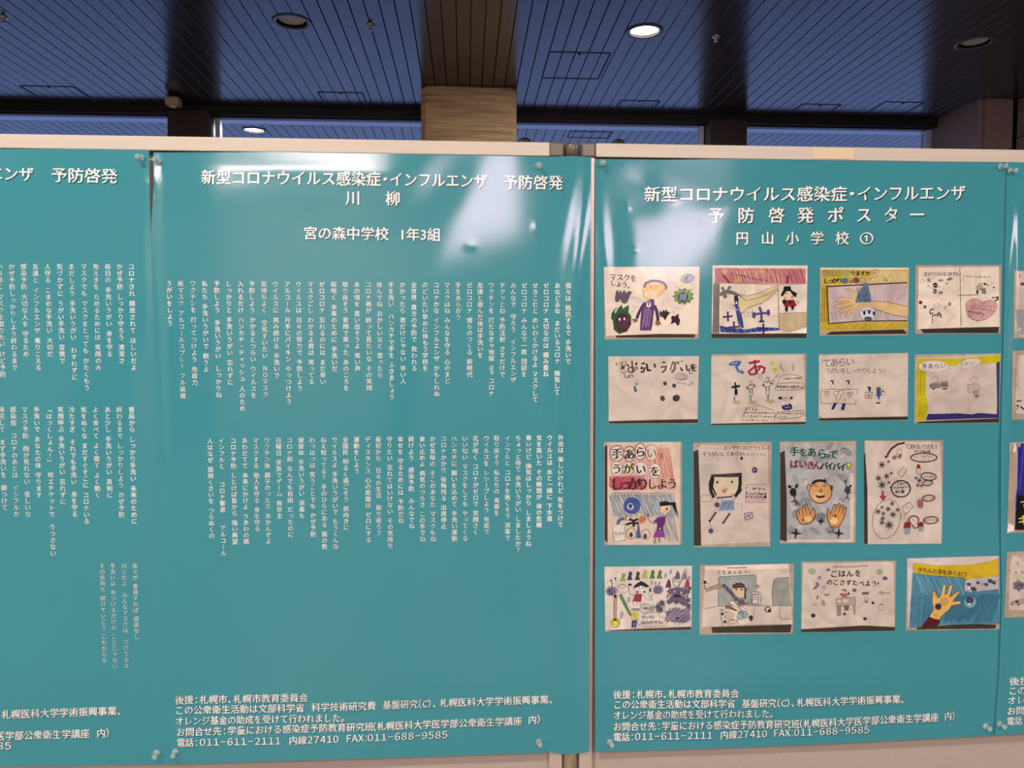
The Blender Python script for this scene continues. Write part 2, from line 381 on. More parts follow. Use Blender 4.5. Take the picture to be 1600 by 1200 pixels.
hatch([(508, 168), (575, 170), (568, 145), (500, 144)], 'hatch outline near the beam just left of the stone pillar')
hatch([(850, 121), (934, 124), (954, 83), (855, 81)], 'largest hatch outline in the ceiling just right of the stone pillar')
hatch([(959, 176), (1016, 179), (1029, 157.5), (969, 157)], 'hatch outline by the beam below the lit downlight')
hatch([(1229, 181), (1285, 183), (1314, 163), (1251, 163)], 'hatch outline by the beam above the right board, left of two')
hatch([(1347, 181), (1407, 181), (1442, 160), (1382, 159)], 'hatch outline by the beam nearest to the right corner')
hatch([(884, 214.5), (948, 216), (956, 206.5), (894, 205)], 'hatch outline in the outdoor soffit seen through the third window')
# beige sensor box hanging from the ceiling at the beam
bx, by = cz(271, 148)
o = empty('ceiling_sensor', (bx, by, CEIL), 'small beige sensor box hanging from the ceiling left of the pillar', 'sensor')
new_obj('bracket', box_me(-.02, .02, -.02, .02, -.03, 0, .003, 'bracket'), M['beam'], o)
new_obj('housing', box_me(-.06, .06, -.05, .05, -.10, -.028, .012, 'housing', 3), M['box'], o)
new_obj('lens', lathe_me([(.025, -.10), (.02, -.112), (.002, -.116)], n=16, cap=False), M['white'], o)

# ------------------------------------------------------------------ display boards
YF = 0.0                                       # front face of the rails and stiles
PB = 0.012                                     # the felt lies this far behind the rail faces
zt = float(on_y(500, 216.5, YF)[2]); zt2 = float(on_y(500, 239.0, YF)[2])
def bxp(px, py=700, y=YF): return float(on_y(px, py, y)[0])
def board(x0, x1, side, label):
    o = empty('display_board', ((x0+x1)/2, YF, 0), label, 'board'); cx = (x0+x1)/2
    def P(n, a, b, y0, y1, z0, z1, m, bv=.0015, lab=None):
        return new_obj(n, box_me(a-cx, b-cx, y0, y1, z0, z1, bv, n), m, o, label=lab)
    capw = bxp(879.5)-bxp(857.5)
    sw = capw*.95
    ra, rb = (x0+capw, x1-capw)
    P('top_rail', ra, rb, YF, YF+.028, zt2, zt, M['rail'], .002)
    P('rail_gasket', ra-.0, rb, YF+.004, YF+.02, zt2-.0035, zt2, M['gasket'], 0)
    for a, b in ((x0, x0+capw), (x1-capw, x1)):
        P('corner_cap', a, b, YF-.0006, YF+.029, zt2-.001, zt+.0012, M['cap'], .004, 'dark taupe plastic corner cap')
    P('side_stile', x0, x0+sw, YF, YF+.028, .42, zt2-.001, M['stile'], .002)
    P('side_stile', x1-sw, x1, YF, YF+.028, .42, zt2-.001, M['stile'], .002)
    P('felt_panel', x0+sw, x1-sw, YF+PB, YF+.024, .46, zt2-.002, M['fabric'], 0)
    P('bottom_rail', x0+sw, x1-sw, YF, YF+.028, .42, .46, M['rail'], .002)
    return o
xm1, xm2 = bxp(880.5), bxp(906.5)
W = 1.80
b1 = board(xm1-W, xm1-.0006, 1, 'left display board with aluminium frame behind the two left posters')
b2 = board(xm2+.0006, xm2+W, 2, 'right display board with aluminium frame behind the right posters')
def hinge_pole(xc, r, label):
    o = empty('hinge_pole', (xc, YF+.014, 0), label, 'pole')
    new_obj('shaft', lathe_me([(r, .03), (r, zt2-.001)], n=36), M['pole'], o)
    new_obj('pole_cap', lathe_me([(r, zt2-.001), (r, zt-.0045), (r*.93, zt-.002), (r*.7, zt), (r*.45, zt+.0012)], n=36), M['cap'], o, label='rounded taupe plastic pole cap')
    for s in (-1, 1):
        new_obj('foot', box_me(-.02, .02, min(0, s*.28), max(0, s*.28), 0, .03, .004, 'foot'), M['stile'], o)
r = (xm2-xm1)/2-.0008
hinge_pole((xm1+xm2)/2, r, 'round hinge pole joining the left and the right display board')
hinge_pole(xm1-W-r-.001, r, 'round end pole at the outer edge of the left board')
hinge_pole(xm2+W+r+.001, r, 'round end pole at the outer edge of the right board')
# black clamp knobs that peek over the rail from behind
KN = lathe_me([(.001, -.012), (.014, -.012), (.015, -.008), (.015, .008), (.014, .012), (.001, .012)], axis='y', n=28, cap=False)
for px, lab in ((819.5, 'black rounded clamp knob peeking over the left board next to the pillar'), (965.5, 'black rounded clamp knob peeking over the right board near the hinge pole')):
    X = float(on_y(px, 221, YF+.045)[0])
    o = empty('clamp_knob', (X, YF+.045, zt+.0035), lab, 'knob')
    new_obj('grip', KN, M['black'], o)
    new_obj('clamp_hook', box_me(-.005, .005, -.0165, .0, -.06, -.01, .001, 'clamp_hook'), M['black'], o)
    new_obj('clamp_stem', lathe_me([(.004, -.03), (.004, 0)], axis='y', n=12), M['black'], o, (0, .0, 0))
# tape on the right rail and small marks
ta, tb = on_y(1270, 241, YF), on_y(1334, 243, YF)
new_obj('adhesive_tape', box_me(float(ta[0]), float(tb[0]), YF-.0008, YF-.0002, zt2+.003, zt-.003, 0, 'adhesive_tape'), M['tape'], None, None,
        'strip of yellowed adhesive tape stuck on the right top rail', 'tape')

# ------------------------------------------------------------------ poster surfaces
PX = 0.00125                                   # metres per photo pixel on the board
class Surf:
    """sheet of vinyl: plane y = -base, lifted by smooth wrinkles; amplitude in mm, sizes in photo pixels"""
    def __init__(s, base, bumps):
        s.base = base; s.b = []
        for (cx, cy, sx, sy, ang, amp) in bumps:
            c = on_y(cx, cy, -base); a = math.radians(-ang)
            if cy > 480 and min(sx, sy) > 25: amp *= 3.0
            s.b.append((c[0], c[2], sx*PX, sy*PX, math.cos(a), math.sin(a), amp*.001))
    def h(s, X, Z):
        H = np.zeros_like(X); GX = np.zeros_like(X); GZ = np.zeros_like(X)
        for cx, cz_, sx, sy, ca, sa, A in s.b:
            dx, dz = X-cx, Z-cz_
            u = (ca*dx+sa*dz)/sx; v = (-sa*dx+ca*dz)/sy
            g = A*np.exp(-(u*u+v*v)/2)
            H += g; GX += g*(-u*ca/sx+v*sa/sy); GZ += g*(-u*sa/sx-v*ca/sy)
        # slow ripples everywhere
        for fx, fz, ph, A in ((5.1, 3.3, .4, .0006), (9.7, -4.1, 2.1, .0004), (3.0, 11.3, 4.0, .00035), (17.0, 6.0, 1.0, .00012)):
            H += A*(1+np.sin(fx*X+fz*Z+ph)); GX += A*fx*np.cos(fx*X+fz*Z+ph); GZ += A*fz*np.cos(fx*X+fz*Z+ph)
        return H, GX, GZ
    def map(s, px, py, eps=0.0):
        d = ray(px, py); y = np.full(d.shape[:-1], -s.base)
        for _ in range(4):
            t = (y-CAM[1])/d[..., 1]; P = CAM+t[..., None]*d
            H, GX, GZ = s.h(P[..., 0], P[..., 2]); y = -(s.base+H)
        t = (y-CAM[1])/d[..., 1]; P = CAM+t[..., None]*d
        N = np.stack([-GX, -np.ones_like(GX), -GZ], -1); N /= np.linalg.norm(N, axis=-1)[..., None]
        P = P + N*np.asarray(eps)[..., None] if np.ndim(eps) else P+N*eps
        return P, N
def interp(pts, t):
    a = np.array(pts, float); return np.interp(t, a[:, 0], a[:, 1])
def poster_sheet(name, surf, left, right, top, bot, nx, ny, label):
    """left/right: (y, x) tables, top/bot: (x, y) tables in photo pixels"""
    T = np.linspace(0, 1, ny); S = np.linspace(0, 1, nx)
    SS, TT = np.meshgrid(S, T)
    y = 245+TT*930
    for _ in range(3):
        x = interp(left, y)*(1-SS)+interp(right, y)*SS
        y = interp(top, x)*(1-TT)+interp(bot, x)*TT
    P, N = surf.map(x, y)
    vs = P.reshape(-1, 3); idx = np.arange(nx*ny).reshape(ny, nx)
    q = np.stack([idx[:-1, :-1], idx[1:, :-1], idx[1:, 1:], idx[:-1, 1:]], -1).reshape(-1, 4)
    me = bpy.data.meshes.new(name); me.vertices.add(len(vs)); me.vertices.foreach_set('co', vs.ravel())
    me.loops.add(q.size); me.loops.foreach_set('vertex_index', q.ravel())
    me.polygons.add(len(q)); me.polygons.foreach_set('loop_start', np.arange(0, q.size, 4)); me.polygons.foreach_set('loop_total', np.full(len(q), 4))
    me.update(calc_edges=True); me.polygons.foreach_set('use_smooth', np.ones(len(q), bool))
    me.normals_split_custom_set_from_vertices(N.reshape(-1, 3).tolist())
    return new_obj('poster', me, M['vinyl'], label=label, cat='poster')

# ------------------------------------------------------------------ glyphs
_fc = bpy.data.curves.new('glyph', 'FONT'); _fc.resolution_u = 3; _fc.size = 20; _fo = bpy.data.objects.new('glyph', _fc); COL.objects.link(_fo)
_G = {}
def glyph(ch, bold=0.0):
    k = (ch, bold)
    if k not in _G:
        _fc.body = ch
        bpy.context.view_layer.update()
        ev = _fo.evaluated_get(bpy.context.evaluated_depsgraph_get()); me = ev.to_mesh(); me.calc_loop_triangles()
        v = np.array([p.co[:2] for p in me.vertices]).reshape(-1, 2)/20; f = np.array([t.vertices[:] for t in me.loop_triangles], int).reshape(-1, 3)
        if bold and len(v):                  # a heavier weight: the outline laid twice, a hair apart
            f = np.vstack([f, f+len(v)]); v = np.vstack([v-(bold, bold*.5), v+(bold, bold*.5)])
        ev.to_mesh_clear(); _G[k] = (v, f)
    return _G[k]
HALF = {'1': .5, '3': .5, 't': .36, 'h': .52, 'i': .24, 's': .46, '：': .62, '、': .6, '。': .9, '（': .48, '）': .5, '(': .42, ')': .42, 'C': .66, '・': .5, '!': .5}

class Ink:
    """flat print authored in photo pixels and laid on a poster surface"""
    def __init__(s, surf, ox=0, oy=0, k=1.0, eps0=0.0004, step=1.3e-5):
        s.s = surf; s.ox, s.oy, s.k = ox, oy, k; s.V = []; s.T = []; s.C = []; s.E = []; s.n = 0; s.e = eps0; s.step = step; s.rnd = random.Random(int(ox*7+oy))
    def add(s, v, f, c, lift=True):
        v = np.asarray(v, float).reshape(-1, 2); f = np.asarray(f, int).reshape(-1, 3)
        if not len(f): return
        v = np.stack([s.ox+v[:, 0]*s.k, s.oy+v[:, 1]*s.k], -1)
        a, b, c3 = v[f[:, 0]], v[f[:, 1]], v[f[:, 2]]            # pixel y runs down: make every face look to the viewer
        cr = (b[:, 0]-a[:, 0])*(c3[:, 1]-a[:, 1])-(b[:, 1]-a[:, 1])*(c3[:, 0]-a[:, 0])
        f = f.copy(); fl = cr > 0; f[fl] = f[fl][:, ::-1]
        s.V.append(v); s.T.append(f+s.n); s.n += len(v); s.E.append(np.full(len(v), s.e)); s.C.append(np.tile(prt(c), (len(v), 1)))
        if lift: s.e += s.step
    # primitives, in local units
    def poly(s, c, pts):
        pts = [(float(x), float(y)) for x, y in pts]
        tr = tessellate_polygon([[Vector((x, y, 0)) for x, y in pts]])
        a = np.array(pts); ext = (a.max(0)-a.min(0))*s.k
        if ext.max() > 14:
            bm = bmesh.new(); vs = [bm.verts.new((x, y, 0)) for x, y in pts]
            for t in tr:
                try: bm.faces.new([vs[i] for i in t])
                except ValueError: pass
            g = 5/s.k
            for ax in (0, 1):
                q = math.ceil(a[:, ax].min()/g)*g
                while q < a[:, ax].max():
                    no = (1, 0, 0) if ax == 0 else (0, 1, 0); co = (q, 0, 0) if ax == 0 else (0, q, 0)
                    bmesh.ops.bisect_plane(bm, geom=bm.verts[:]+bm.edges[:]+bm.faces[:], plane_co=co, plane_no=no); q += g
            bmesh.ops.triangulate(bm, faces=bm.faces); bm.verts.index_update()
            v = [(p.co.x, p.co.y) for p in bm.verts]; f = [[q.index for q in fa.verts] for fa in bm.faces]; bm.free()
            s.add(v, f, c)
        else: s.add(pts, [list(t) for t in tr], c)
    def line(s, c, w, pts, close=False):
        p = np.array(pts, float)
        if close: p = np.vstack([p, p[:1]])
        d = np.diff(p, axis=0); L = np.linalg.norm(d, axis=1); keep = np.r_[True, L > 1e-6]; p = p[keep]
        if len(p) < 2: return
        d = np.diff(p, axis=0); d /= np.linalg.norm(d, axis=1)[:, None]
        nn = np.stack([-d[:, 1], d[:, 0]], -1); nv = np.vstack([nn[:1], nn[:-1]+nn[1:], nn[-1:]])
        ln = np.maximum(np.linalg.norm(nv, axis=1), .5)[:, None]; nv = nv/ln*np.minimum(1/np.maximum(ln/2, .6), 1.5) if len(p) > 2 else nn[[0, 0]]
        nv[0] = nn[0]; nv[-1] = nn[-1]
        a = p+nv*w/2; b = p-nv*w/2; v = np.vstack([a, b]); n = len(p); f = []
        for i in range(n-1): f += [[i, i+1, n+i+1], [i, n+i+1, n+i]]
        s.add(v, f, c)
    def ell(s, c, cx, cy, rx, ry=None, n=18, rot=0, jag=0):
        ry = rx if ry is None else ry; a = math.radians(rot); P = []
        for i in range(n):
            t = 2*math.pi*i/n; k = 1+(jag if i % 2 else -jag); x, y = rx*k*math.cos(t), ry*k*math.sin(t)
            P.append((cx+x*math.cos(a)-y*math.sin(a), cy+x*math.sin(a)+y*math.cos(a)))
        s.poly(c, P)
    def ring(s, c, w, cx, cy, rx, ry=None, n=20, rot=0, jag=0):
        ry = rx if ry is None else ry; a = math.radians(rot); P = []
        for i in range(n):
            t = 2*math.pi*i/n; k = 1+(jag if i % 2 else -jag); x, y = rx*k*math.cos(t), ry*k*math.sin(t)
            P.append((cx+x*math.cos(a)-y*math.sin(a), cy+x*math.sin(a)+y*math.cos(a)))
        s.line(c, w, P, True)
    def hatch(s, c, w, x0, y0, x1, y1, n, slant=0, wob=6):
        if w >= 10 and n <= 7 and slant >= 60: return
        e = s.e
        for i in range(n):
            t = (i+.5)/n; x = x0+(x1-x0)*t
            xa = min(max(x+slant*.5+s.rnd.uniform(-wob, wob), x0), x1); xb = min(max(x-slant*.5+s.rnd.uniform(-wob, wob), x0), x1)
            ya = y0+s.rnd.uniform(0, wob*2); yb = y1-s.rnd.uniform(0, wob*2)
            s.line(c, w*s.rnd.uniform(.6, 1.3), [(xa, ya), ((xa+xb)/2+s.rnd.uniform(-wob, wob)*.5, (ya+yb)/2), (xb, yb)]); s.e = e
        s.e = e+s.step
    def scrawl(s, c, w, x0, y0, x1, y1, n, hgt):
        """a row of n small illegible handwritten signs"""
        e = s.e
        for i in range(n):
            t = i/max(n-1, 1); x = x0+(x1-x0)*t; y = y0+(y1-y0)*t; d = hgt*.42
            for _ in range(s.rnd.choice((1, 2, 2, 3))):
                r_ = s.rnd.uniform
                s.line(c, w, [(x+r_(-d, d)*.8, y+r_(-d, d)), (x+r_(-d, d)*.8, y+r_(-d, d)), (x+r_(-d, d)*.8, y+r_(-d, d))]); s.e = e
        s.e = e+s.step
    def text(s, c, t, x, y, size, pitch=None, bold=0.0, dy=0.0, skew=0.0, sx=1.0):
        """x, y = left end of the baseline"""
        e = s.e
        for ch in t:
            adv = HALF.get(ch, 1.0)
            if ch not in ' 　':
                v, f = glyph(ch, bold)
                if len(v): s.add(np.stack([x+(v[:, 0]+v[:, 1]*skew)*size*sx, y-v[:, 1]*size], -1), f, c, False)
            st = (pitch or size*sx)*(adv if ch not in ' ' else .5); x += st; y += dy
        s.e = e+s.step
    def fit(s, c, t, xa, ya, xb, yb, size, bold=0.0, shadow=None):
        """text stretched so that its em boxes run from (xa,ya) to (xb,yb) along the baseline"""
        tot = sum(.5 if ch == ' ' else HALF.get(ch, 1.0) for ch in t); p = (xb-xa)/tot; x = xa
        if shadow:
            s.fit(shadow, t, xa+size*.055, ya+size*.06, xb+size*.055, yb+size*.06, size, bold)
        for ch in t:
            adv = .5 if ch == ' ' else HALF.get(ch, 1.0)
            if ch not in ' 　':
                v, f = glyph(ch, bold); yy = ya+(yb-ya)*(x-xa)/(xb-xa); sl = (yb-ya)/(xb-xa)
                vx = v[:, 0].copy()
                if ch in '：（(': vx = vx-(v[:, 0].min()+v[:, 0].max())/2+adv/2
                if ch in '・！': vx = vx-(v[:, 0].min()+v[:, 0].max())/2+adv/2
                if ch in '０１２３４５６７８９ＦＡＸ': vx = (vx-.5)*1.4+.5
                sx = p/size
                s.add(np.stack([x+vx*size*sx, yy+sl*vx*size-v[:, 1]*size], -1), f, c, False)
            x += p*adv
        s.e += s.step
    def vcol(s, c, t, x, y, pitch, size, bold=0.0):
        """vertical column: x, y = centre of the first sign"""
        sl = -(x-780)*4.1e-5; e = s.e
        x0, y0 = x, y
        i = 0
        lat = ''
        while i < len(t):
            ch = t[i]
            if ch == ' ': y += pitch*.5; i += 1; continue
            if ch == '　': y += pitch*.95; i += 1; continue
            xc = x0+(y-y0)*sl
            if t[i:i+4] == 'this':
                yy = y-pitch*.4
                for q in 'this':
                    v, f = glyph(q, bold); s.add(np.stack([xc-(v[:, 1]-.32)*size, yy+v[:, 0]*size], -1), f, c, False); yy += HALF[q]*size
                y = yy+pitch*.4; i += 4; continue
            v, f = glyph(ch, bold)
            if len(v):
                gx, gy = v[:, 0]-.5, v[:, 1]-.38
                if ch in 'ー「」〜': gx, gy = -gy*-1, gx*-1
                if ch in 'ー': gx = v[:, 1]-.38; gy = -(v[:, 0]-.5)
                elif ch in '「」': gx, gy = v[:, 1]-.38, -(v[:, 0]-.5)
                elif ch in 'っゃゅょッャュョィ': gx = gx+.1; gy = gy+.1
                elif ch in '！？': gx = v[:, 0]-(v[:, 0].min()+v[:, 0].max())/2
                s.add(np.stack([xc+gx*size+(-gy*size)*sl, y-gy*size], -1), f, c, False)
            y += pitch; i += 1
        s.e = e+s.step*0
    def build(s, name, m, parent, label=None, kind=None):
        V = np.vstack(s.V); T = np.vstack(s.T); C = np.vstack(s.C); E = np.concatenate(s.E)
        P, N = s.s.map(V[:, 0], V[:, 1], E)
        me = bpy.data.meshes.new(name); me.vertices.add(len(P)); me.vertices.foreach_set('co', P.ravel())
        me.loops.add(T.size); me.loops.foreach_set('vertex_index', T.ravel())
        me.polygons.add(len(T)); me.polygons.foreach_set('loop_start', np.arange(0, T.size, 3)); me.polygons.foreach_set('loop_total', np.full(len(T), 3))
        me.update(calc_edges=True); me.polygons.foreach_set('use_smooth', np.ones(len(T), bool))
        at = me.color_attributes.new('Col', 'FLOAT_COLOR', 'POINT'); at.data.foreach_set('color', np.c_[C, np.ones(len(C))].ravel())
        me.normals_split_custom_set_from_vertices(N.tolist())
        return new_obj(name, me, m, parent, label=label, kind=kind)

# ------------------------------------------------------------------ posters: sheets and lettering
# bumps: centre x, y, sigma x, sigma y, angle, height in mm
S_MID = Surf(.0026, [
    (790, 222, 60, 34, 0, 1.6), (686, 290, 26, 60, 40, -1.3), (838, 357, 4, 6, 0, .35), (735, 384, 6, 5, 0, .3),
    (899, 440, 12, 120, 7, 3.2), (868, 740, 14, 150, 2, 3.2), (880, 900, 22, 170, -3, 3.2), (905, 1120, 16, 60, 0, 2.0),
    (465, 266, 110, 9, 1, 0.22), (520, 380, 160, 60, -6, -1.4), (231, 305, 9, 42, 0, 3.6), (350, 640, 60, 260, 3, 1.4),
    (620, 930, 150, 60, -20, 1.6), (640, 640, 60, 160, 6, 1.0), (480, 760, 70, 150, -4, 1.0), (420, 1160, 200, 20, 1, 1.2),
    (250, 600, 8, 200, -1, 1.2), (700, 1060, 150, 50, 4, 1.2)])
S_LEFT = Surf(.0012, [
    (205, 270, 40, 16, 40, 1.6), (120, 420, 120, 50, 20, 1.6), (228, 430, 7, 60, 0, 1.6), (40, 300, 120, 30, 5, 1.4),
    (100, 620, 90, 110, 10, 1.5), (150, 900, 70, 160, 0, 1.3), (215, 700, 22, 200, -1, 1.4), (60, 1060, 120, 60, 8, 1.4)])
S_RIGHT = Surf(.0014, [
    (1040, 470, 60, 70, -16, 2.0), (1000, 290, 24, 30, -30, -1.2), (943, 400, 9, 60, -5, 1.1), (976, 580, 16, 140, 2, 1.3), (981, 322, 4, 4, 0, .35), (1054, 312, 5, 4, 0, .35), (1096, 356, 5, 5, 0, .15), (991, 391, 4, 4, 0, .35), (1210, 300, 5, 4, 0, .3), (1120, 350, 26, 40, 40, .8),
    (1340, 300, 120, 16, -8, 1.3), (1200, 640, 200, 60, 0, 1.0), (984, 760, 22, 170, 4, 1.6), (1440, 520, 60, 200, 0, 1.0),
    (1300, 900, 180, 80, 6, 1.2), (1250, 1060, 160, 30, 3, 1.2), (1540, 600, 20, 220, 1, 1.4), (950, 1000, 14, 140, 0, 1.4), (1060, 1090, 90, 34, 10, 1.2)])
S_FAR = Surf(.0034, [(1581, 560, 7, 170, 1, 6.0), (1574, 620, 7, 160, 3, 2.2), (1576, 900, 9, 120, 3, 2.0), (1700, 500, 80, 140, 0, 1.6)])

p_left = poster_sheet('left', S_LEFT, [(230, -440), (1200, -440)], [(230, 233.2), (330, 234.5), (400, 238), (640, 243.5), (870, 249.5), (1195, 256.5)],
                      [(-440, 226), (0, 232.5), (150, 233), (233, 235)], [(-440, 1213), (0, 1197.5), (140, 1196), (256, 1194)], 150, 220,
                      'teal senryu poster cut by the left edge of the picture')
p_mid = poster_sheet('middle', S_MID, [(235, 239.5), (290, 240.5), (345, 236.5), (400, 236.8), (640, 242.5), (870, 248.5), (1195, 255.2)],
                     [(240, 923.8), (450, 922.6), (700, 922), (1180, 921)],
                     [(238, 238.5), (420, 237.5), (620, 240.5), (760, 243.2), (860, 245), (895, 243.8), (925, 246)],
                     [(255, 1194.5), (420, 1190), (600, 1184.5), (720, 1180.5), (850, 1176), (862, 1175.5), (880, 1178.5), (895, 1178), (922, 1174.5)], 210, 290,
                     'teal senryu poster for a middle school class, hanging whole in the middle')
p_right = poster_sheet('right', S_RIGHT, [(247, 929.6), (1180, 929.6)], [(250, 1573), (400, 1571.5), (520, 1570), (690, 1565), (860, 1565), (930, 1567), (1050, 1563), (1150, 1556)],
                       [(930, 248.6), (1040, 249.6), (1150, 248.2), (1260, 250.2), (1420, 252.5), (1570, 253)],
                       [(930, 1175), (1100, 1170), (1260, 1163.8), (1400, 1157), (1557, 1149.2)], 200, 280,
                       'teal poster with sixteen photographed drawings by children')
p_far = poster_sheet('far', S_FAR, [(252, 1573), (400, 1570), (520, 1568), (690, 1563.5), (860, 1563.5), (930, 1565.5), (1050, 1561), (1150, 1553.5)], [(250, 2260), (1180, 2260)],
                     [(1570, 253), (1600, 253.6), (2260, 262)], [(1553, 1149.5), (1600, 1146), (2260, 1112)], 150, 220,
                     'teal poster at the right edge, only its left margin in view')

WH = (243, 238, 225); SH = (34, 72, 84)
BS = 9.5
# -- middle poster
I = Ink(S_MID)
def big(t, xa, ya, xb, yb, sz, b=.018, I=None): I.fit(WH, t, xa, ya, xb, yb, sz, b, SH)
ly = lambda y, s: y-s*.08                     # baseline from the foot of the kanji
T = 24.2
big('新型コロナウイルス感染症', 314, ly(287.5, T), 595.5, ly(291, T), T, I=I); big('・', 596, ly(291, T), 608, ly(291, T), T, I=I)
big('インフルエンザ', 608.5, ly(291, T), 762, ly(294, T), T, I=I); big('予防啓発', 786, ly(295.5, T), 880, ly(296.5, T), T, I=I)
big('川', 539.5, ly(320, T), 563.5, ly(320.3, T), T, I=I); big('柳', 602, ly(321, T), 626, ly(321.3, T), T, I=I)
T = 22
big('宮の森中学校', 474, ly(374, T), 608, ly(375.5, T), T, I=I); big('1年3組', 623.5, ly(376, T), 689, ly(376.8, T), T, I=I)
def footer(I, rows, sz=14.6):
    for t, xa, ya, xb, yb in rows: big(t, xa, ly(ya, sz), xb, ly(yb, sz), sz, .014, I)
footer(I, [('後援：札幌市、札幌市教育委員会', 273.5, 1100.5, 481.5, 1096.5), ('この公衆衛生活動は文部科学省', 273.5, 1116.5, 476, 1112.5),
           ('科学技術研究費', 486.5, 1111.8, 588, 1109.3), ('基盤研究（C）、', 598, 1108.2, 684, 1105.5), ('札幌医科大学学術振興事業、', 687, 1105, 866, 1099.2),
           ('オレンジ基金の助成を受けて行われました。', 274, 1133.5, 545, 1127.8), ('お問合せ先：学童における感染症予防教育研究班', 275.5, 1150.5, 584, 1141.8),
           ('（', 582, 1142, 589, 1142), ('札幌医科大学医学部公衆衛生学講座', 589, 1141.3, 816, 1132.8), ('内）', 825, 1131.5, 846, 1130.6),
           ('電話：', 276.5, 1166.8, 311.5, 1166.2), ('０１１－６１１－２１１１', 311.5, 1166.2, 440, 1163.8), ('内線', 451.5, 1163.6, 479.5, 1162.7), ('２７４１０', 479.5, 1162.5, 530, 1161), ('ＦＡＸ：', 540, 1160.4, 575, 1159.2), ('０１１－６８８－９５８５', 573.5, 1159.2, 700.5, 1154)])
up_t = '''888 我々は 抵抗するで 手洗いで
871 あなどるな　まだいるコロナ　換気して
853.3 ゼロコロナ 大切なのは 積み重ね
836.4 せきこむと めいわくかけるよ マスクして
819 ゼロコロナ みんなで一致 団結を
802 みんなで　守ろう　インフルエンザ
785 チクッとね 予防注射 さすだけで
767.7 ワクチンを 打たなきゃ地獄 this コロナ
750.3 友達と遊んだ後は手洗いを
733.6 ゼロコロナ 僕らのつくる 新時代
716 手をあらおう
698.6 マスクはね みんなを守る 心のまど
681.7 コロナかな インフルエンザ かもしれぬ
664 のどいたい早めに休もう学校を
646.6 全世界 貴方の予防で 救われる
629 かかったら 君だけじゃない 辛い人
611 手を洗い　ハンカチで手を ふきましょう
593 休んでね おかしいなと 思ったら
575.6 コロナ禍が 終って見たいな その笑顔
557.7 あの頃を 思い出そうよ 笑い声
539.6 取り戻そう 素顔で笑った あのころを
521.5 桜咲く 未来のために 手洗いだ
503 ゼロコロナ 忘れるのには まだ早い
485 マスクごし わかるよ君は 笑ってる
466.7 ウイルスは 日々の努力で 予防しよう
449 アルコール 片手にバイキン やっつけよう
430.6 ウイルスに 挑み続ける 手洗いで
412.5 気持ちよく　空気すいたい　ＮＯマスク
393.9 予防しよう かかるとつらい ウイルスを
376 入れるだけ ハンカチ・ティッシュ 人のため
357.6 しっかりと 手洗いうがい 忘れずに
339 予防しよう　手洗いうがい　しっかりね
320 私たち 手洗いうがいで 戦うよ
301.7 ワクチンを 打ってつけよう 免疫力
282.6 紙マスク アルコールスプレー フル装備
264.7 うがいをしよう'''
lo_t = '''876 外出は 楽しいけれど 気をつけて
859 ウイルスは 水と一緒に 下水道
842.6 気を抜いた その瞬間が 体の危機
826 寒いけど 換気はしっかり しましょうね
809.6 ちょっと待て 手洗いうがい しましたか？
793 インフルと コロナを無くそう 消毒で
776 取り戻そう 私たちの 青春を
760 ウイルスを レシーブしよう 免疫で
743 花が咲く コロナがゼロで 笑顔さく
726.5 いい匂い マスクをしても やってくる
709.6 ハンカチに 願いを込めて 手洗い運動
693 コロナかかり 後悔残る 出席停止
676 かぜ気味の そこのあなた マスクもね
659.6 食い止めよ 病気のつらさ この手でね
642.5 続けよう　感染予防　みんなでね
625.7 幸せを 守るためには 予防だね
608.8 守りたい 忘れてはいけない その気持ち
591 最初から　日々の生活　振り返ろう
574.7 ディスタンス 心の距離は ゼロにする
557 運動をしよう
539.8 全国民 明るく過ごそう 前向きに
522.8 ウイルスよ 手洗いうがいで もうくんな
505.5 ねえ知ってる？ 手のひらにある 菌の数
488 わっはっは 笑うことでも かぜ予防
470.5 健康体 手洗いうがい 消毒も
452.5 コロナ前 なんでも自由 だったのに
435.3 日曜日 家族でゲーム 救世主
417.3 ワクチン後 調子のったら あかんぞよ
400 マスクする 他人を守る 身を守る
382.5 あわだてて 未来にかけよ うあわの橋
364.7 コロナ予防 しとけば皆から 強い興望
346.2 インフルと　　コロナ撃退　　アルコール
328.4 人はなぜ 面倒くさいを つらぬくの'''
for l in up_t.split('\n'):
    x, t = l.split(' ', 1); x = float(x); I.vcol(WH, t, x, 443+(x-265)*.0056, 10.3-(x-285)*.00078, BS, .014)
for l in lo_t.split('\n'):
    x, t = l.split(' ', 1); x = float(x); I.vcol(WH, t, x, 689-(x-328)*.0096, 9.85-(x-330)*.0003, BS-.2, .014)
I.build('printed_lettering', M['ink'], p_mid, 'off-white printed Japanese lettering')

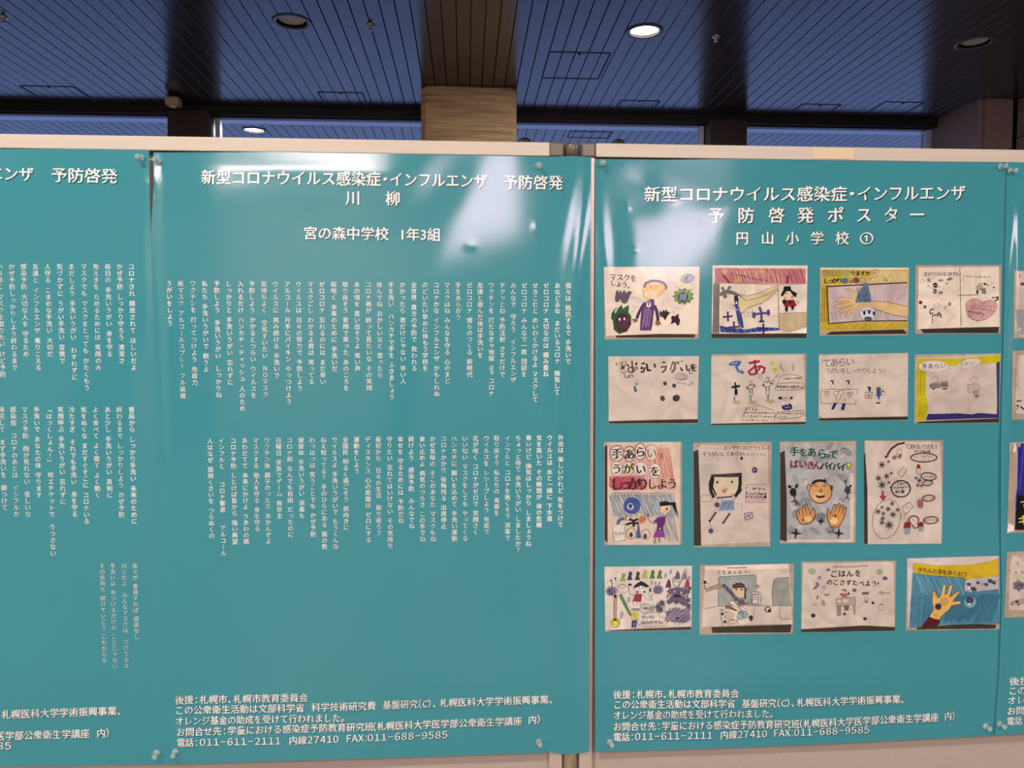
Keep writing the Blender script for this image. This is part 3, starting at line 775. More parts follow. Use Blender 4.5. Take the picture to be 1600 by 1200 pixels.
# -- left poster
I = Ink(S_LEFT); T = 24.2
big('インフルエンザ', -114, ly(279, T), 53, ly(283.5, T), T, I=I); big('予防啓発', 79.5, ly(284.5, T), 184, ly(286.5, T), T*1.02, I=I)
footer(I, [('科学技術研究費　基盤研究（C）、', -230, 1130, 2, 1123.3), ('札幌医科大学学術振興事業、', 2.5, 1123.3, 192, 1117.3), ('大学医学部公衆衛生学講座', -36, 1158, 140.5, 1152.8),
           ('内）', 151, 1152.6, 173, 1151.8), ('６８８－９５８５', -78, 1174, 19, 1171.8)], 15.2)
l1 = '''205.4 コロナされ 開放されて ほしいだよ
187 かぜ予防 しっかり守ろう 清潔さ
168.4 毎日の 手洗いうがい 身を守る
150 免えきを ためるためには 笑顔のみ
131 マスクでも マスクをとっても かたくもう
112 まだしよう 手洗いうがい　わすれずに
93.4 気づかずに うがい手洗い 習慣で
74.6 人守る こまめな手洗い 大切だ
55.6 友達と インフルエンザ 乗りこえる
37 感染予防 大切な人を 守るため
18.4 かぜ予防しっかりしよう終わるまで
-0.4 いち早く マスクを取りたい けど予防
-19 手洗いを みんなでやろう きれいだね'''
l2 = '''205.8 普段から しっかり手洗い 未来のために
186.5 終わるまで しっかりしよう かぜ予防
168.3 あと少し 手洗いうがい 真剣に
149.4 よく食べて よく寝て よく動く
131 気をぬくな まだすぐそこに コロナいる
112.5 冷たすぎ　それでも手洗い　身を守る
94.8 笑顔呼ぶ 手洗いうがい 忘れずに
76.7 「はっくしょん！」　咳エチケットで　うつさない
57.3 手洗いで あなたの体 守ります
39 マスク予防　顔が見れない　悲しいな
20.8 感染症　コロナのあとは　インフルか
2.6 帰宅して　まず手洗いを　癖つけて'''
l3 = '''211 皆々が 意識すれば 感染なし
194 同じだよ　みんなマスクは　つけてるよ
176 手洗いは 水つけるだけの ことじゃない
160 その気持ち 続けていこう これからも'''
for l in l1.split('\n'):
    x, t = l.split(' ', 1); x = float(x); I.vcol(WH, t, x, 416.6, 10.5, BS+.3, .012)
for l in l2.split('\n'):
    x, t = l.split(' ', 1); x = float(x); I.vcol(WH, t, x, 640, 10.25, BS+.3, .012)
for l in l3.split('\n'):
    x, t = l.split(' ', 1); x = float(x); I.vcol(WH, t, x, 884, 9.2, BS-.7, .004)
I.build('printed_lettering', M['ink'], p_left, 'off-white printed Japanese lettering')

# -- right poster
I = Ink(S_RIGHT); T = 25.5
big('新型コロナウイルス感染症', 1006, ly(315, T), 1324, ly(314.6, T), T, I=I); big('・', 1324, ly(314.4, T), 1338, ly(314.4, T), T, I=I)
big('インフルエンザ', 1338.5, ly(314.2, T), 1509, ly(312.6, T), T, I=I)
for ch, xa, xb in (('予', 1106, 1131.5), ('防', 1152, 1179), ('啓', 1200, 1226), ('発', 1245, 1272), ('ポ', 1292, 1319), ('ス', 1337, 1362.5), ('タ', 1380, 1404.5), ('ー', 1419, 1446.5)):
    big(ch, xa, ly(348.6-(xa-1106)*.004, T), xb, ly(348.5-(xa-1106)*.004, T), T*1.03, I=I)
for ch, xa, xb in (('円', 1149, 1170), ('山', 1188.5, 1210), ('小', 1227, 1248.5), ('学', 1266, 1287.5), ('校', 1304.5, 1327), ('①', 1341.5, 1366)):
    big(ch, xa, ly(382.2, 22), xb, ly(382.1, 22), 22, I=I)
footer(I, [('後援：札幌市、札幌市教育委員会', 958, 1091.8, 1154.5, 1090), ('この公衆衛生活動は文部科学省', 958, 1107.5, 1149, 1105.8), ('基盤研究（C）、', 1158.5, 1106, 1244, 1104.5),
           ('札幌医科大学学術振興事業、', 1244.5, 1104.3, 1415, 1098.6), ('オレンジ基金の助成を受けて行われました。', 958, 1124.2, 1214, 1121.4),
           ('お問合せ先：学童における感染症予防教育研究班', 958, 1141.8, 1249.5, 1137.6), ('（', 1248, 1137.5, 1255, 1137.2), ('札幌医科大学医学部公衆衛生学講座', 1254.6, 1137.4, 1466.5, 1127),
           ('内）', 1475, 1125.8, 1493, 1124.6), ('電話：', 958, 1158, 992, 1157.4), ('０１１－６１１－２１１１', 991, 1157.4, 1114, 1155), ('内線', 1125, 1155, 1151.5, 1154), ('２７４１０', 1151.5, 1154, 1199, 1152.6), ('ＦＡＸ：', 1207.5, 1152, 1240.5, 1151), ('０１１－６８８－９５８５', 1239.5, 1151, 1359, 1146.2)])
I.build('printed_lettering', M['ink'], p_right, 'off-white printed Japanese lettering')
I = Ink(S_FAR)
footer(I, [('後援：札幌市、', 1576.5, 1071, 1680, 1068), ('この公衆衛生活動は', 1575.5, 1086, 1702, 1081), ('オレンジ基金の助成', 1574, 1101, 1700, 1095), ('お問合せ先：学童に', 1573, 1117.5, 1695, 1112), ('電話：０１１－６１１', 1573, 1133.5, 1690, 1127)], 14)
I.build('printed_lettering', M['ink'], p_far, 'off-white printed Japanese lettering')

# ------------------------------------------------------------------ the children's drawings printed on the right poster
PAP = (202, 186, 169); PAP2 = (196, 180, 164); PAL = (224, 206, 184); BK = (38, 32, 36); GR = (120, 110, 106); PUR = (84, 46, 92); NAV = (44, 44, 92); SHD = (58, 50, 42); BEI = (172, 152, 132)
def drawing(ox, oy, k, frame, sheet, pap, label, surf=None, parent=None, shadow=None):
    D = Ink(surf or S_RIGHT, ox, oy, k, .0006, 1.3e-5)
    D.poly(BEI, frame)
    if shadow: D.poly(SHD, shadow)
    D.poly(pap, sheet)
    D.lab = label; D.par = parent or p_right
    return D
def done(D): D.build('printed_drawing', M['photo'], D.par, D.lab)
R = lambda a, b, c, d: [(a, b), (c, b), (c, d), (a, d)]
K9 = 180/1600.0; K10 = 150/1000.0; K11 = 170/1569.0

# 1 a masked person in purple, germs with green leaves
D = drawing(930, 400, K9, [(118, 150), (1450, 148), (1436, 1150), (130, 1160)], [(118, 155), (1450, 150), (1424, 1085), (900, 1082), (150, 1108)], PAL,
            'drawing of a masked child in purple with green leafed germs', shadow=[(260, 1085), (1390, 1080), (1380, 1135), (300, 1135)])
D.text(BK, 'マスクを', 195, 330, 105, 95, .02, 7); D.text(BK, 'しょう。', 205, 410, 88, 80, .03, 12)
D.poly((98, 84, 92), [(285, 500), (310, 460), (325, 510), (350, 470), (370, 515), (400, 470), (430, 515), (470, 480), (490, 500), (520, 485), (480, 560), (445, 650), (400, 665), (360, 640), (350, 600), (325, 640), (285, 640), (270, 600)])
D.scrawl(GR, 4, 530, 575, 620, 600, 5, 32); D.scrawl(GR, 4, 520, 690, 600, 715, 4, 28); D.line(GR, 4, [(480, 580), (530, 575)]); D.line(GR, 4, [(560, 690), (530, 760), (495, 790)])
D.poly((44, 84, 56), [(225, 800), (260, 745), (280, 800), (320, 720), (370, 675), (380, 730), (430, 700), (470, 680), (460, 780), (500, 830), (500, 950), (440, 1050), (330, 1085), (255, 1020), (245, 900), (220, 870)])
D.ell((74, 40, 50), 385, 925, 105, 130, 22); D.hatch((50, 110, 66), 8, 250, 700, 470, 800, 9, 50, 14); D.hatch((110, 70, 84), 5, 300, 850, 470, 1020, 9, 70, 10)
D.ell((235, 225, 215), 338, 880, 14, 20); D.ell((235, 225, 215), 402, 872, 14, 20); D.line(BK, 6, [(360, 850), (385, 905), (400, 840)])
D.poly((225, 184, 120), [(650, 470), (680, 410), (740, 385), (880, 380), (960, 400), (1000, 460), (960, 520), (860, 590), (780, 610), (720, 610), (670, 560)])
D.line((110, 96, 112), 34, [(675, 440), (700, 380), (780, 345), (880, 350), (950, 375), (985, 420), (985, 460)])
D.poly((236, 208, 168), [(690, 500), (720, 490), (840, 490), (862, 520), (850, 590), (780, 590), (700, 560)])
for q in range(4): D.line((170, 140, 110), 4, [(715, 505+q*17), (850, 512+q*17)])
D.line((130, 100, 80), 5, [(645, 470), (670, 500), (660, 545), (690, 600)]); D.line((150, 110, 70), 5, [(870, 560), (940, 480), (995, 455)])
D.ring((110, 80, 60), 5, 770, 430, 12); D.ring((110, 80, 60), 5, 845, 430, 12); D.line((130, 90, 60), 6, [(795, 465), (815, 455)])
D.poly((96, 56, 108), [(700, 640), (770, 600), (815, 605), (825, 690), (805, 830), (795, 950), (775, 1035), (620, 1035), (625, 900), (640, 760), (690, 660)])
D.poly((238, 225, 212), [(715, 650), (760, 630), (775, 690), (740, 715), (710, 700)]); D.ell((60, 34, 70), 742, 665, 10, 26)
D.hatch((66, 38, 78), 7, 640, 700, 810, 1020, 13, 60, 14); D.hatch((190, 160, 190), 4, 650, 720, 780, 1010, 8, 60, 14)
D.line((72, 40, 84), 40, [(690, 650), (640, 720), (600, 800), (575, 870)]); D.line((72, 40, 84), 44, [(820, 690), (850, 760), (865, 830), (870, 905)])
D.ell((120, 92, 50), 555, 895, 34, 26, 14, 0, .3); D.line((120, 92, 50), 14, [(510, 880), (590, 900)]); D.line((120, 92, 50), 12, [(520, 930), (570, 900)])
D.ell((120, 92, 50), 868, 930, 42, 30, 14, 0, .3); D.line((120, 92, 50), 12, [(835, 965), (870, 930), (865, 975)]); D.line((120, 92, 50), 12, [(905, 955), (880, 930)])
D.poly((44, 28, 34), [(890, 800), (900, 760), (930, 780), (950, 735), (960, 770), (1000, 735), (990, 770), (1040, 780), (1010, 820), (970, 895), (940, 850), (900, 840)])
D.poly((44, 28, 34), [(1050, 850), (1080, 825), (1100, 840), (1160, 795), (1155, 850), (1178, 890), (1165, 950), (1145, 975), (1105, 920), (1045, 950), (1060, 900)])
D.line(GR, 4, [(1040, 790), (1100, 760), (1095, 810)]); D.scrawl(GR, 5, 1100, 715, 1160, 725, 4, 24)
D.ell((164, 182, 110), 1275, 310, 105, 72, 24, -12, .12); D.ell((120, 124, 156), 1290, 312, 84, 54, 20, -20); D.hatch((200, 200, 225), 5, 1215, 265, 1360, 355, 12, 30, 8); D.ell((130, 96, 140), 1265, 310, 26)
D.ell((84, 120, 54), 1222, 560, 135, 108, 22, 0, .14); D.hatch((150, 176, 80), 8, 1110, 450, 1340, 640, 14, 30, 20); D.ell((44, 48, 76), 1215, 570, 74, 66, 20); D.hatch((190, 196, 216), 6, 1165, 520, 1265, 620, 6, 10, 6)
D.line(GR, 4, [(1030, 370), (1110, 375), (1125, 460)])
D.hatch((188, 172, 152), 12, 1230, 700, 1420, 1060, 4, 160, 10)
done(D)

# 2 arm under a tap, child with a black hat, pink band
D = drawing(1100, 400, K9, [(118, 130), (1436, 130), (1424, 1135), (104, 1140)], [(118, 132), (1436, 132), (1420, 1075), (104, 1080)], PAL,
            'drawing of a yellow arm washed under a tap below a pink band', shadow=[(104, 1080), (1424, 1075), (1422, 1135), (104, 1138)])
D.poly((190, 124, 120), [(145, 165), (1410, 178), (1410, 385), (1000, 390), (600, 385), (150, 372)])
D.hatch((140, 60, 74), 7, 150, 165, 1400, 380, 60, -70, 14); D.hatch((206, 160, 140), 8, 420, 180, 1100, 380, 26, -50, 14)
D.ell((200, 160, 80), 285, 215, 46, 34, 8); D.ell((200, 160, 80), 805, 210, 44, 30, 8); D.ell((196, 156, 84), 440, 350, 46, 28, 8)
D.line((120, 30, 50), 30, [(270, 270), (350, 375)]); D.line((120, 30, 50), 26, [(1165, 270), (1150, 385)])
D.scrawl(BK, 6, 400, 255, 620, 290, 9, 44); D.scrawl(BK, 6, 630, 310, 870, 340, 8, 44)
D.line(BK, 5, [(140, 372), (600, 385), (1000, 405), (1420, 385)])
D.poly((150, 138, 124), [(140, 375), (205, 380), (212, 1075), (110, 1078)]); D.hatch((90, 80, 74), 9, 120, 380, 210, 1070, 7, 10, 10)
D.line((110, 104, 100), 50, [(215, 540), (300, 500), (380, 505), (440, 530), (470, 560)]); D.line((110, 104, 100), 40, [(250, 430), (300, 520), (360, 420)]); D.line(BK, 5, [(215, 520), (300, 490), (400, 490)])
D.line(BK, 4, [(232, 440), (300, 590)]); D.line(BK, 4, [(385, 420), (340, 560)]); D.ell((110, 104, 100), 290, 560, 34, 30, 8)
D.poly((66, 88, 148), [(412, 560), (470, 545), (470, 640), (490, 760), (530, 900), (550, 1000), (510, 1000), (470, 860), (430, 700)])
D.poly((34, 34, 60), [(412, 560), (455, 545), (480, 600), (465, 680), (430, 690)]); D.hatch((30, 50, 110), 9, 440, 720, 545, 1000, 6, -60, 8)
D.ell((235, 235, 235), 448, 650, 12, 16); D.ell((235, 235, 235), 452, 745, 12, 14)
D.poly((206, 190, 138), [(500, 560), (600, 550), (800, 510), (1000, 425), (1020, 450), (990, 510), (880, 610), (780, 660), (640, 705), (600, 730), (540, 790), (500, 770), (470, 680), (480, 610)])
D.line(BK, 6, [(480, 540), (600, 555), (760, 515), (900, 450), (1015, 415)]); D.line(BK, 6, [(510, 555), (580, 622), (760, 580), (900, 520), (1010, 450)])
D.line(BK, 6, [(530, 795), (600, 720), (780, 665), (900, 590), (1020, 470)]); D.line((120, 104, 60), 5, [(470, 650), (500, 770), (540, 795)])
D.line(BK, 7, [(1025, 400), (1040, 1030)]); D.line(BK, 6, [(1040, 800), (1420, 785)])
D.poly((190, 168, 130), [(1048, 812), (1420, 795), (1420, 985), (1200, 1068), (1048, 1030)]); D.hatch((160, 140, 106), 14, 1060, 820, 1410, 1000, 6, 240, 12)
D.poly((236, 226, 214), [(1160, 1075), (1424, 985), (1420, 1075)])
D.poly((50, 66, 130), [(215, 965), (380, 1000), (600, 1020), (760, 985), (1040, 1000), (1040, 1030), (800, 1050), (520, 1070), (230, 1060)]); D.hatch((150, 160, 190), 7, 230, 985, 1030, 1060, 9, -60, 10); D.hatch((30, 40, 100), 9, 220, 970, 520, 1060, 8, -60, 10)
for cx, cy, s_ in ((328, 840, 70), (412, 985, 78), (820, 1010, 72)):
    D.line(NAV, 24, [(cx, cy-s_), (cx+4, cy+s_)]); D.line(NAV, 22, [(cx-s_, cy+6), (cx+s_, cy-4)])
D.line((84, 74, 116), 34, [(765, 705), (795, 790), (795, 910)]); D.line((84, 74, 116), 30, [(675, 815), (760, 800), (900, 790)]); D.ell((84, 74, 116), 690, 820, 28, 46); D.ell((84, 74, 116), 890, 785, 26, 46); D.ell(NAV, 798, 908, 44, 14); D.ring(GR, 4, 690, 820, 14, 28)
for cx, cy in ((540, 500), (380, 700), (640, 755), (580, 810)): D.ring(GR, 4, cx, cy, 32, 34, 9)
D.line(BK, 12, [(400, 680), (450, 710), (440, 760)]); D.line(BK, 12, [(480, 530), (510, 570)])
D.poly((222, 196, 156), [(1115, 520), (1150, 480), (1210, 490), (1230, 560), (1190, 610), (1130, 600)])
D.poly((26, 24, 26), [(1060, 550), (1100, 470), (1105, 422), (1195, 418), (1210, 475), (1290, 520), (1270, 570), (1240, 560), (1190, 490), (1140, 490), (1090, 560)])
D.ell(BK, 1140, 522, 9, 12); D.ell(BK, 1118, 580, 9); D.ell(BK, 1218, 572, 12, 10); D.line((190, 120, 60), 6, [(1145, 585), (1165, 590)])
D.poly((134, 36, 40), [(1095, 620), (1240, 605), (1285, 690), (1240, 705), (1110, 700)]); D.ell((40, 24, 26), 1112, 635, 28, 34); D.ell((60, 30, 30), 1190, 640, 26, 22)
D.line(BK, 4, [(1270, 620), (1320, 640), (1290, 660)]); D.ell(BK, 1142, 735, 22, 42); D.ell(BK, 1226, 718, 20, 32)
done(D)

# 3 hand under a shower, yellow border
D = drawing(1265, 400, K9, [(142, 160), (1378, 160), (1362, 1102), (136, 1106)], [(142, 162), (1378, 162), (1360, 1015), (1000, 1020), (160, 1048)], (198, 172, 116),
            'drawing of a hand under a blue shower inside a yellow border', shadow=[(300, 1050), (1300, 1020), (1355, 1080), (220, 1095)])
D.poly((232, 218, 196), R(148, 165, 1370, 186))
D.poly((182, 152, 46), [(152, 400), (240, 410), (262, 940), (1350, 910), (1355, 1005), (160, 1040)]); D.hatch((150, 124, 36), 14, 155, 450, 240, 930, 5, 10, 14); D.hatch((196, 168, 92), 12, 300, 930, 1340, 1010, 9, 120, 8)
D.poly((198, 176, 70), [(160, 190), (420, 190), (860, 200), (860, 290), (440, 400), (180, 390)]); D.hatch((216, 194, 140), 12, 860, 200, 1340, 360, 14, 90, 12)
D.poly((188, 168, 164), [(265, 430), (1355, 380), (1358, 890), (285, 925)]); D.hatch((164, 144, 144), 9, 880, 400, 1350, 620, 14, 60, 12); D.hatch((160, 142, 140), 9, 290, 760, 1340, 900, 20, -30, 12)
D.line((66, 48, 40), 17, [(240, 405), (262, 945)]); D.line((66, 48, 40), 17, [(240, 425), (700, 402), (1355, 370)]); D.line((66, 48, 40), 15, [(262, 940), (700, 905), (1355, 898)])
D.poly((206, 172, 122), [(360, 610), (430, 575), (600, 590), (560, 500), (520, 470), (540, 450), (600, 480), (680, 560), (860, 625), (1090, 640), (1355, 700), (1355, 845), (1180, 820), (1000, 770), (850, 715), (740, 720), (620, 755), (510, 850), (490, 830), (560, 740), (410, 790), (390, 765), (500, 700), (345, 730), (340, 700), (480, 650), (370, 640)])
for P_ in ([(600, 590), (450, 570), (350, 625), (380, 645), (560, 620)], [(560, 640), (400, 670), (335, 705), (360, 735), (600, 680)], [(600, 690), (450, 740), (390, 775), (430, 790), (620, 730)], [(560, 740), (490, 840), (520, 850), (590, 770)], [(560, 500), (500, 465), (530, 450), (640, 510)]):
    D.line((130, 96, 64), 6, P_)
D.line((90, 64, 48), 7, [(860, 625), (1090, 640), (1355, 700)]); D.line((90, 64, 48), 7, [(860, 720), (1000, 770), (1180, 825), (1355, 850)])
D.poly((96, 116, 136), [(745, 410), (770, 365), (800, 375), (815, 420), (850, 560), (855, 640), (640, 650), (630, 610), (680, 500)]); D.hatch((58, 76, 96), 6, 650, 430, 840, 640, 13, -50, 10)
for q in range(14): D.ell((40, 52, 60), 660+D.rnd.random()*180, 520+D.rnd.random()*110, 6, 8, 8)
for cx, cy, col, tch in ((222, 240, (120, 104, 120), '手'), (322, 235, (150, 100, 110), 'を'), (412, 240, (120, 140, 70), 'あ'), (512, 240, (120, 150, 160), 'ら')):
    D.ring(col, 8, cx, cy, 44, 42); D.text(col, tch, cx-34, cy+26, 68)
D.text(BK, 'りますか', 560, 270, 78, 68, .03); D.text(BK, 'しっかり', 185, 375, 84, 62, .04)
D.ell((90, 110, 120), 485, 345, 46, 44); D.ell((130, 70, 84), 640, 338, 46, 42); D.ring((110, 120, 60), 8, 566, 340, 36, 38); D.ring((150, 130, 110), 8, 730, 335, 40, 38); D.ring(GR, 6, 900, 210, 46, 24); D.line(GR, 5, [(800, 330), (950, 290), (900, 270)])
D.text(BK, 'うめつ', 460, 370, 56, 85); D.text((120, 104, 90), 'ね', 1010, 350, 70)
D.ell((200, 200, 210), 805, 800, 105, 88)
for cx, cy in ((755, 790), (822, 778), (890, 800)):
    D.ell(BK, cx, cy, 17, 30); D.line(BK, 8, [(cx-40, cy-35), (cx-10, cy-10)]); D.line(BK, 8, [(cx+10, cy-12), (cx+26, cy-42)])
D.ell((60, 56, 66), 805, 870, 54, 30); D.ring((160, 160, 170), 5, 800, 872, 30, 16)
done(D)

# 4 four panels with a pink heart
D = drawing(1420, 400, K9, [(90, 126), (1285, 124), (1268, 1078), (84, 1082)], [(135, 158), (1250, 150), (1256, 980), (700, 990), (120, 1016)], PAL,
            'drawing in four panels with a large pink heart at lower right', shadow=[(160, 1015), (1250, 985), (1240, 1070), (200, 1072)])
D.line((90, 72, 60), 9, [(706, 165), (714, 560), (724, 975)]); D.line((90, 72, 60), 9, [(120, 552), (700, 548), (1250, 528)]); D.line(GR, 4, [(130, 470), (700, 475)])
D.text(BK, 'コロナウイルスにまけない', 180, 275, 62, 44, .012, -.4); D.scrawl(BK, 5, 740, 280, 1130, 295, 14, 38)
D.ring(GR, 4, 180, 348, 26); D.ring(GR, 4, 740, 335, 20); D.ell((150, 136, 124), 275, 335, 28, 28, 9, 0, .2); D.ell((150, 136, 124), 440, 340, 40, 18); D.ell((120, 108, 100), 565, 320, 46, 20, 9, -20, .2); D.ell((130, 116, 104), 520, 385, 14, 12); D.ell((150, 136, 124), 268, 415, 16, 14, 8, 0, .3)
D.ell(BK, 364, 405, 34, 34); D.poly((150, 120, 100), R(340, 400, 392, 416)); D.line(BK, 6, [(290, 440), (350, 450), (435, 420)]); D.poly((64, 60, 90), [(340, 460), (385, 460), (378, 525), (335, 525)]); D.line((200, 190, 180), 8, [(358, 480), (356, 525)]); D.ell((90, 90, 100), 436, 508, 32, 22); D.ell(PAP, 432, 508, 12, 12)
D.line(BK, 6, [(930, 460), (940, 420), (980, 380), (1050, 380), (1070, 400)]); D.ell((176, 160, 144), 985, 430, 46, 40); D.ell(BK, 1055, 390, 18, 16); D.poly(BK, R(935, 475, 962, 525)); D.poly((130, 120, 112), [(1005, 455), (1060, 440), (1075, 525), (1010, 525)]); D.line(BK, 6, [(930, 460), (1000, 470), (1020, 440)]); D.ell(BK, 1090, 405, 12, 9); D.ell(BK, 1175, 440, 14, 10); D.ring(GR, 3, 1150, 370, 12)
D.ell((120, 26, 40), 160, 646, 27, 25); D.poly((90, 84, 80), R(200, 688, 238, 726)); D.line(BK, 14, [(350, 750), (320, 735), (290, 760), (290, 800), (320, 805), (335, 780)]); D.line(GR, 10, [(325, 790), (322, 940)]); D.line(BK, 10, [(330, 830), (400, 800), (420, 770), (400, 850)]); D.line(BK, 14, [(410, 790), (440, 810), (445, 860)]); D.line((90, 60, 50), 8, [(330, 830), (445, 820)])
D.ring(GR, 4, 385, 690, 36, 44, 14, 30); D.line(GR, 8, [(480, 695), (515, 690), (510, 720), (480, 740)]); D.ell((140, 128, 118), 562, 668, 24, 28)
D.poly((204, 158, 152), [(1010, 660), (985, 615), (930, 595), (860, 605), (800, 640), (785, 700), (800, 790), (850, 860), (950, 905), (1060, 880), (1150, 820), (1210, 740), (1222, 680), (1190, 630), (1120, 615), (1050, 630)])
D.hatch((182, 132, 132), 9, 810, 620, 1200, 860, 9, 200, 14); D.line((116, 66, 66), 6, [(1010, 660), (985, 615), (930, 595), (860, 605), (800, 640), (785, 700), (800, 790), (850, 860), (950, 905), (1060, 880), (1150, 820), (1210, 740), (1222, 680), (1190, 630), (1120, 615), (1050, 630)], True)
D.scrawl((80, 56, 60), 5, 810, 690, 1190, 700, 16, 26); D.line((80, 50, 56), 6, [(800, 725), (900, 722), (1020, 735), (1190, 775)]); D.scrawl(BK, 6, 1040, 740, 1180, 775, 7, 22); D.scrawl(BK, 6, 810, 765, 1030, 810, 12, 34)
D.line(BK, 18, [(1195, 580), (1230, 570), (1235, 600), (1195, 625)]); D.ell((130, 120, 110), 1165, 580, 18, 14)
D.hatch((184, 166, 146), 12, 140, 900, 700, 1000, 4, 260, 10)
done(D)

# 5 title in brown letters and four dark germs
D = drawing(930, 540, K9, [(182, 148), (1440, 145), (1424, 1085), (186, 1088)], [(182, 152), (1440, 148), (1415, 1020), (800, 1025), (188, 1050)], PAP,
            'drawing with brown lettering above and four dark round germs', shadow=[(190, 1050), (1424, 1020), (1424, 1075), (190, 1082)])
D.line((86, 58, 54), 46, [(360, 240), (400, 270), (375, 320), (410, 385)]); D.line((86, 58, 54), 22, [(290, 255), (430, 230)]); D.ring(GR, 5, 315, 255, 38, 20)
D.line((50, 30, 30), 36, [(440, 275), (585, 250)]); D.line((96, 66, 62), 24, [(510, 210), (520, 375)]); D.ring((96, 66, 62), 20, 500, 335, 46, 36); D.line((96, 66, 62), 16, [(550, 290), (585, 310), (570, 340)])
D.line((50, 34, 34), 24, [(640, 250), (690, 245)]); D.line((50, 34, 34), 24, [(645, 290), (640, 320), (690, 310), (670, 360), (630, 370)])
D.line((50, 34, 34), 28, [(712, 250), (725, 340), (775, 345)]); D.line((50, 34, 34), 26, [(820, 250), (832, 305)])
D.line((96, 66, 62), 26, [(930, 230), (975, 235)]); D.line((96, 66, 62), 26, [(910, 300), (985, 290), (970, 340), (925, 375)])
D.line((110, 96, 92), 34, [(1060, 250), (1110, 240), (1100, 330), (1060, 375)]); D.line((110, 96, 92), 20, [(1080, 215), (1040, 340)]); D.line((60, 40, 40), 20, [(1135, 220), (1160, 260)]); D.line(BK, 10, [(1175, 215), (1185, 235)]); D.line(BK, 10, [(1195, 205), (1212, 222)])
D.line(BK, 22, [(1185, 300), (1200, 345), (1215, 330)]); D.text(BK, 'いを', 1245, 350, 120, 62, .04); D.text(BK, 'し', 1290, 390, 70, None, .05)
D.text(BK, 'しよう', 395, 445, 58, 42, .04)
D.line(GR, 4, [(545, 450), (575, 450), (585, 500), (560, 540), (540, 500)]); D.ell((120, 110, 96), 572, 535, 16, 16); D.poly((66, 104, 118), [(535, 560), (555, 555), (585, 635), (545, 645), (530, 590)])
for cx, cy, rx, ry in ((968, 525, 26, 28), (1095, 555, 27, 30), (934, 733, 32, 38), (1124, 728, 52, 46)):
    D.ell((50, 48, 46), cx, cy, rx, ry, 14, -20, .05); D.ring((110, 112, 100), 4, cx+4, cy-4, rx*.4, ry*.4, 10)
for q in range(5): D.ring((140, 134, 122), 4, 1190+q*7, 430+q*3, 100-q*18, 50-q*9, 20, 6)
D.scrawl(GR, 5, 1150, 515, 1310, 545, 7, 30); D.text(BK, '！！', 1310, 545, 52, 34, .03)
D.hatch((186, 168, 148), 14, 200, 640, 760, 1010, 4, 200, 16); D.hatch((220, 204, 186), 12, 800, 760, 1400, 1000, 4, 300, 16)
done(D)

# 6 coloured title, cross shaped figures
D = drawing(1100, 540, K9, [(105, 118), (1420, 110), (1408, 1098), (96, 1105)], [(100, 152), (1380, 122), (1412, 1056), (1000, 1062), (96, 1085)], PAP,
            'drawing with a title in blue, red and yellow letters above three cross shaped germs', shadow=[(96, 1085), (1410, 1060), (1408, 1092), (96, 1103)])
D.ell((66, 98, 150), 430, 245, 92, 30, 16, -12); D.line((66, 98, 150), 40, [(500, 225), (450, 300), (480, 350), (550, 378)]); D.line((196, 190, 190), 8, [(380, 255), (470, 235)]); D.line((190, 190, 196), 10, [(465, 290), (500, 360)])
D.line((150, 36, 64), 34, [(620, 245), (775, 215)]); D.line((150, 36, 64), 32, [(700, 195), (710, 300), (735, 395)]); D.line((150, 36, 64), 28, [(790, 290), (700, 400), (640, 400), (620, 360), (690, 300), (790, 285), (840, 310), (830, 370), (800, 385)])
D.line((186, 176, 36), 34, [(925, 215), (965, 250), (930, 265)]); D.line((186, 176, 36), 26, [(935, 320), (990, 320), (995, 350), (960, 375)])
D.line((150, 150, 50), 18, [(1060, 250), (1068, 310), (1100, 345), (1115, 330)]); D.line((150, 150, 50), 16, [(1222, 245), (1242, 300), (1235, 350)])
D.ell((52, 50, 60), 440, 570, 70, 22, 12, -10); D.line(BK, 24, [(432, 510), (440, 620)]); D.ell(BK, 443, 645, 24, 48)
for cx, cy, s_ in ((650, 570, 1.0), (882, 535, 1.18)):
    D.ring(BK, 6, cx, cy, 70*s_, 28*s_, 18, -14); D.ring(BK, 6, cx, cy-48*s_, 17*s_, 34*s_, 12); D.line(BK, 6, [(cx-24*s_, cy+28), (cx-20, cy+130*s_), (cx+18, cy+130*s_), (cx+24*s_, cy+26)]); D.ring(BK, 5, cx, cy+60, 18, 30, 10)
    D.ell(BK, cx-44*s_, cy+14, 11, 14); D.ell(BK, cx+40*s_, cy-10, 11, 14)
for cx, cy in ((422, 735), (645, 735), (888, 715)): D.line((86, 130, 120), 22, [(cx, cy-30), (cx, cy+40)]); D.ell((178, 156, 120), cx+26, cy+56, 64, 26)
D.ring(BK, 5, 778, 432, 24, 30); D.line(BK, 5, [(795, 470), (825, 510), (835, 480)]); D.line(BK, 5, [(1025, 400), (945, 485), (980, 478)]); D.line(BK, 5, [(990, 415), (1015, 440)])
D.line((90, 80, 74), 5, [(1030, 510), (1040, 440), (1100, 410), (1200, 400), (1300, 410), (1365, 440), (1360, 520), (1390, 540), (1395, 590), (1300, 615), (1000, 620), (980, 590), (1010, 530), (1200, 512), (1340, 520)])
D.scrawl(BK, 6, 1080, 460, 1340, 450, 11, 34); D.text(BK, '手をあらいばいじょ', 1000, 590, 48, 42, .02)
D.ell(BK, 1056, 728, 28, 20); D.ell(BK, 1212, 726, 18, 18); D.line(BK, 6, [(1095, 735), (1120, 720), (1130, 750), (1150, 715), (1170, 750), (1185, 725)]); D.line((110, 90, 80), 5, [(1090, 740), (1160, 785), (1200, 740)])
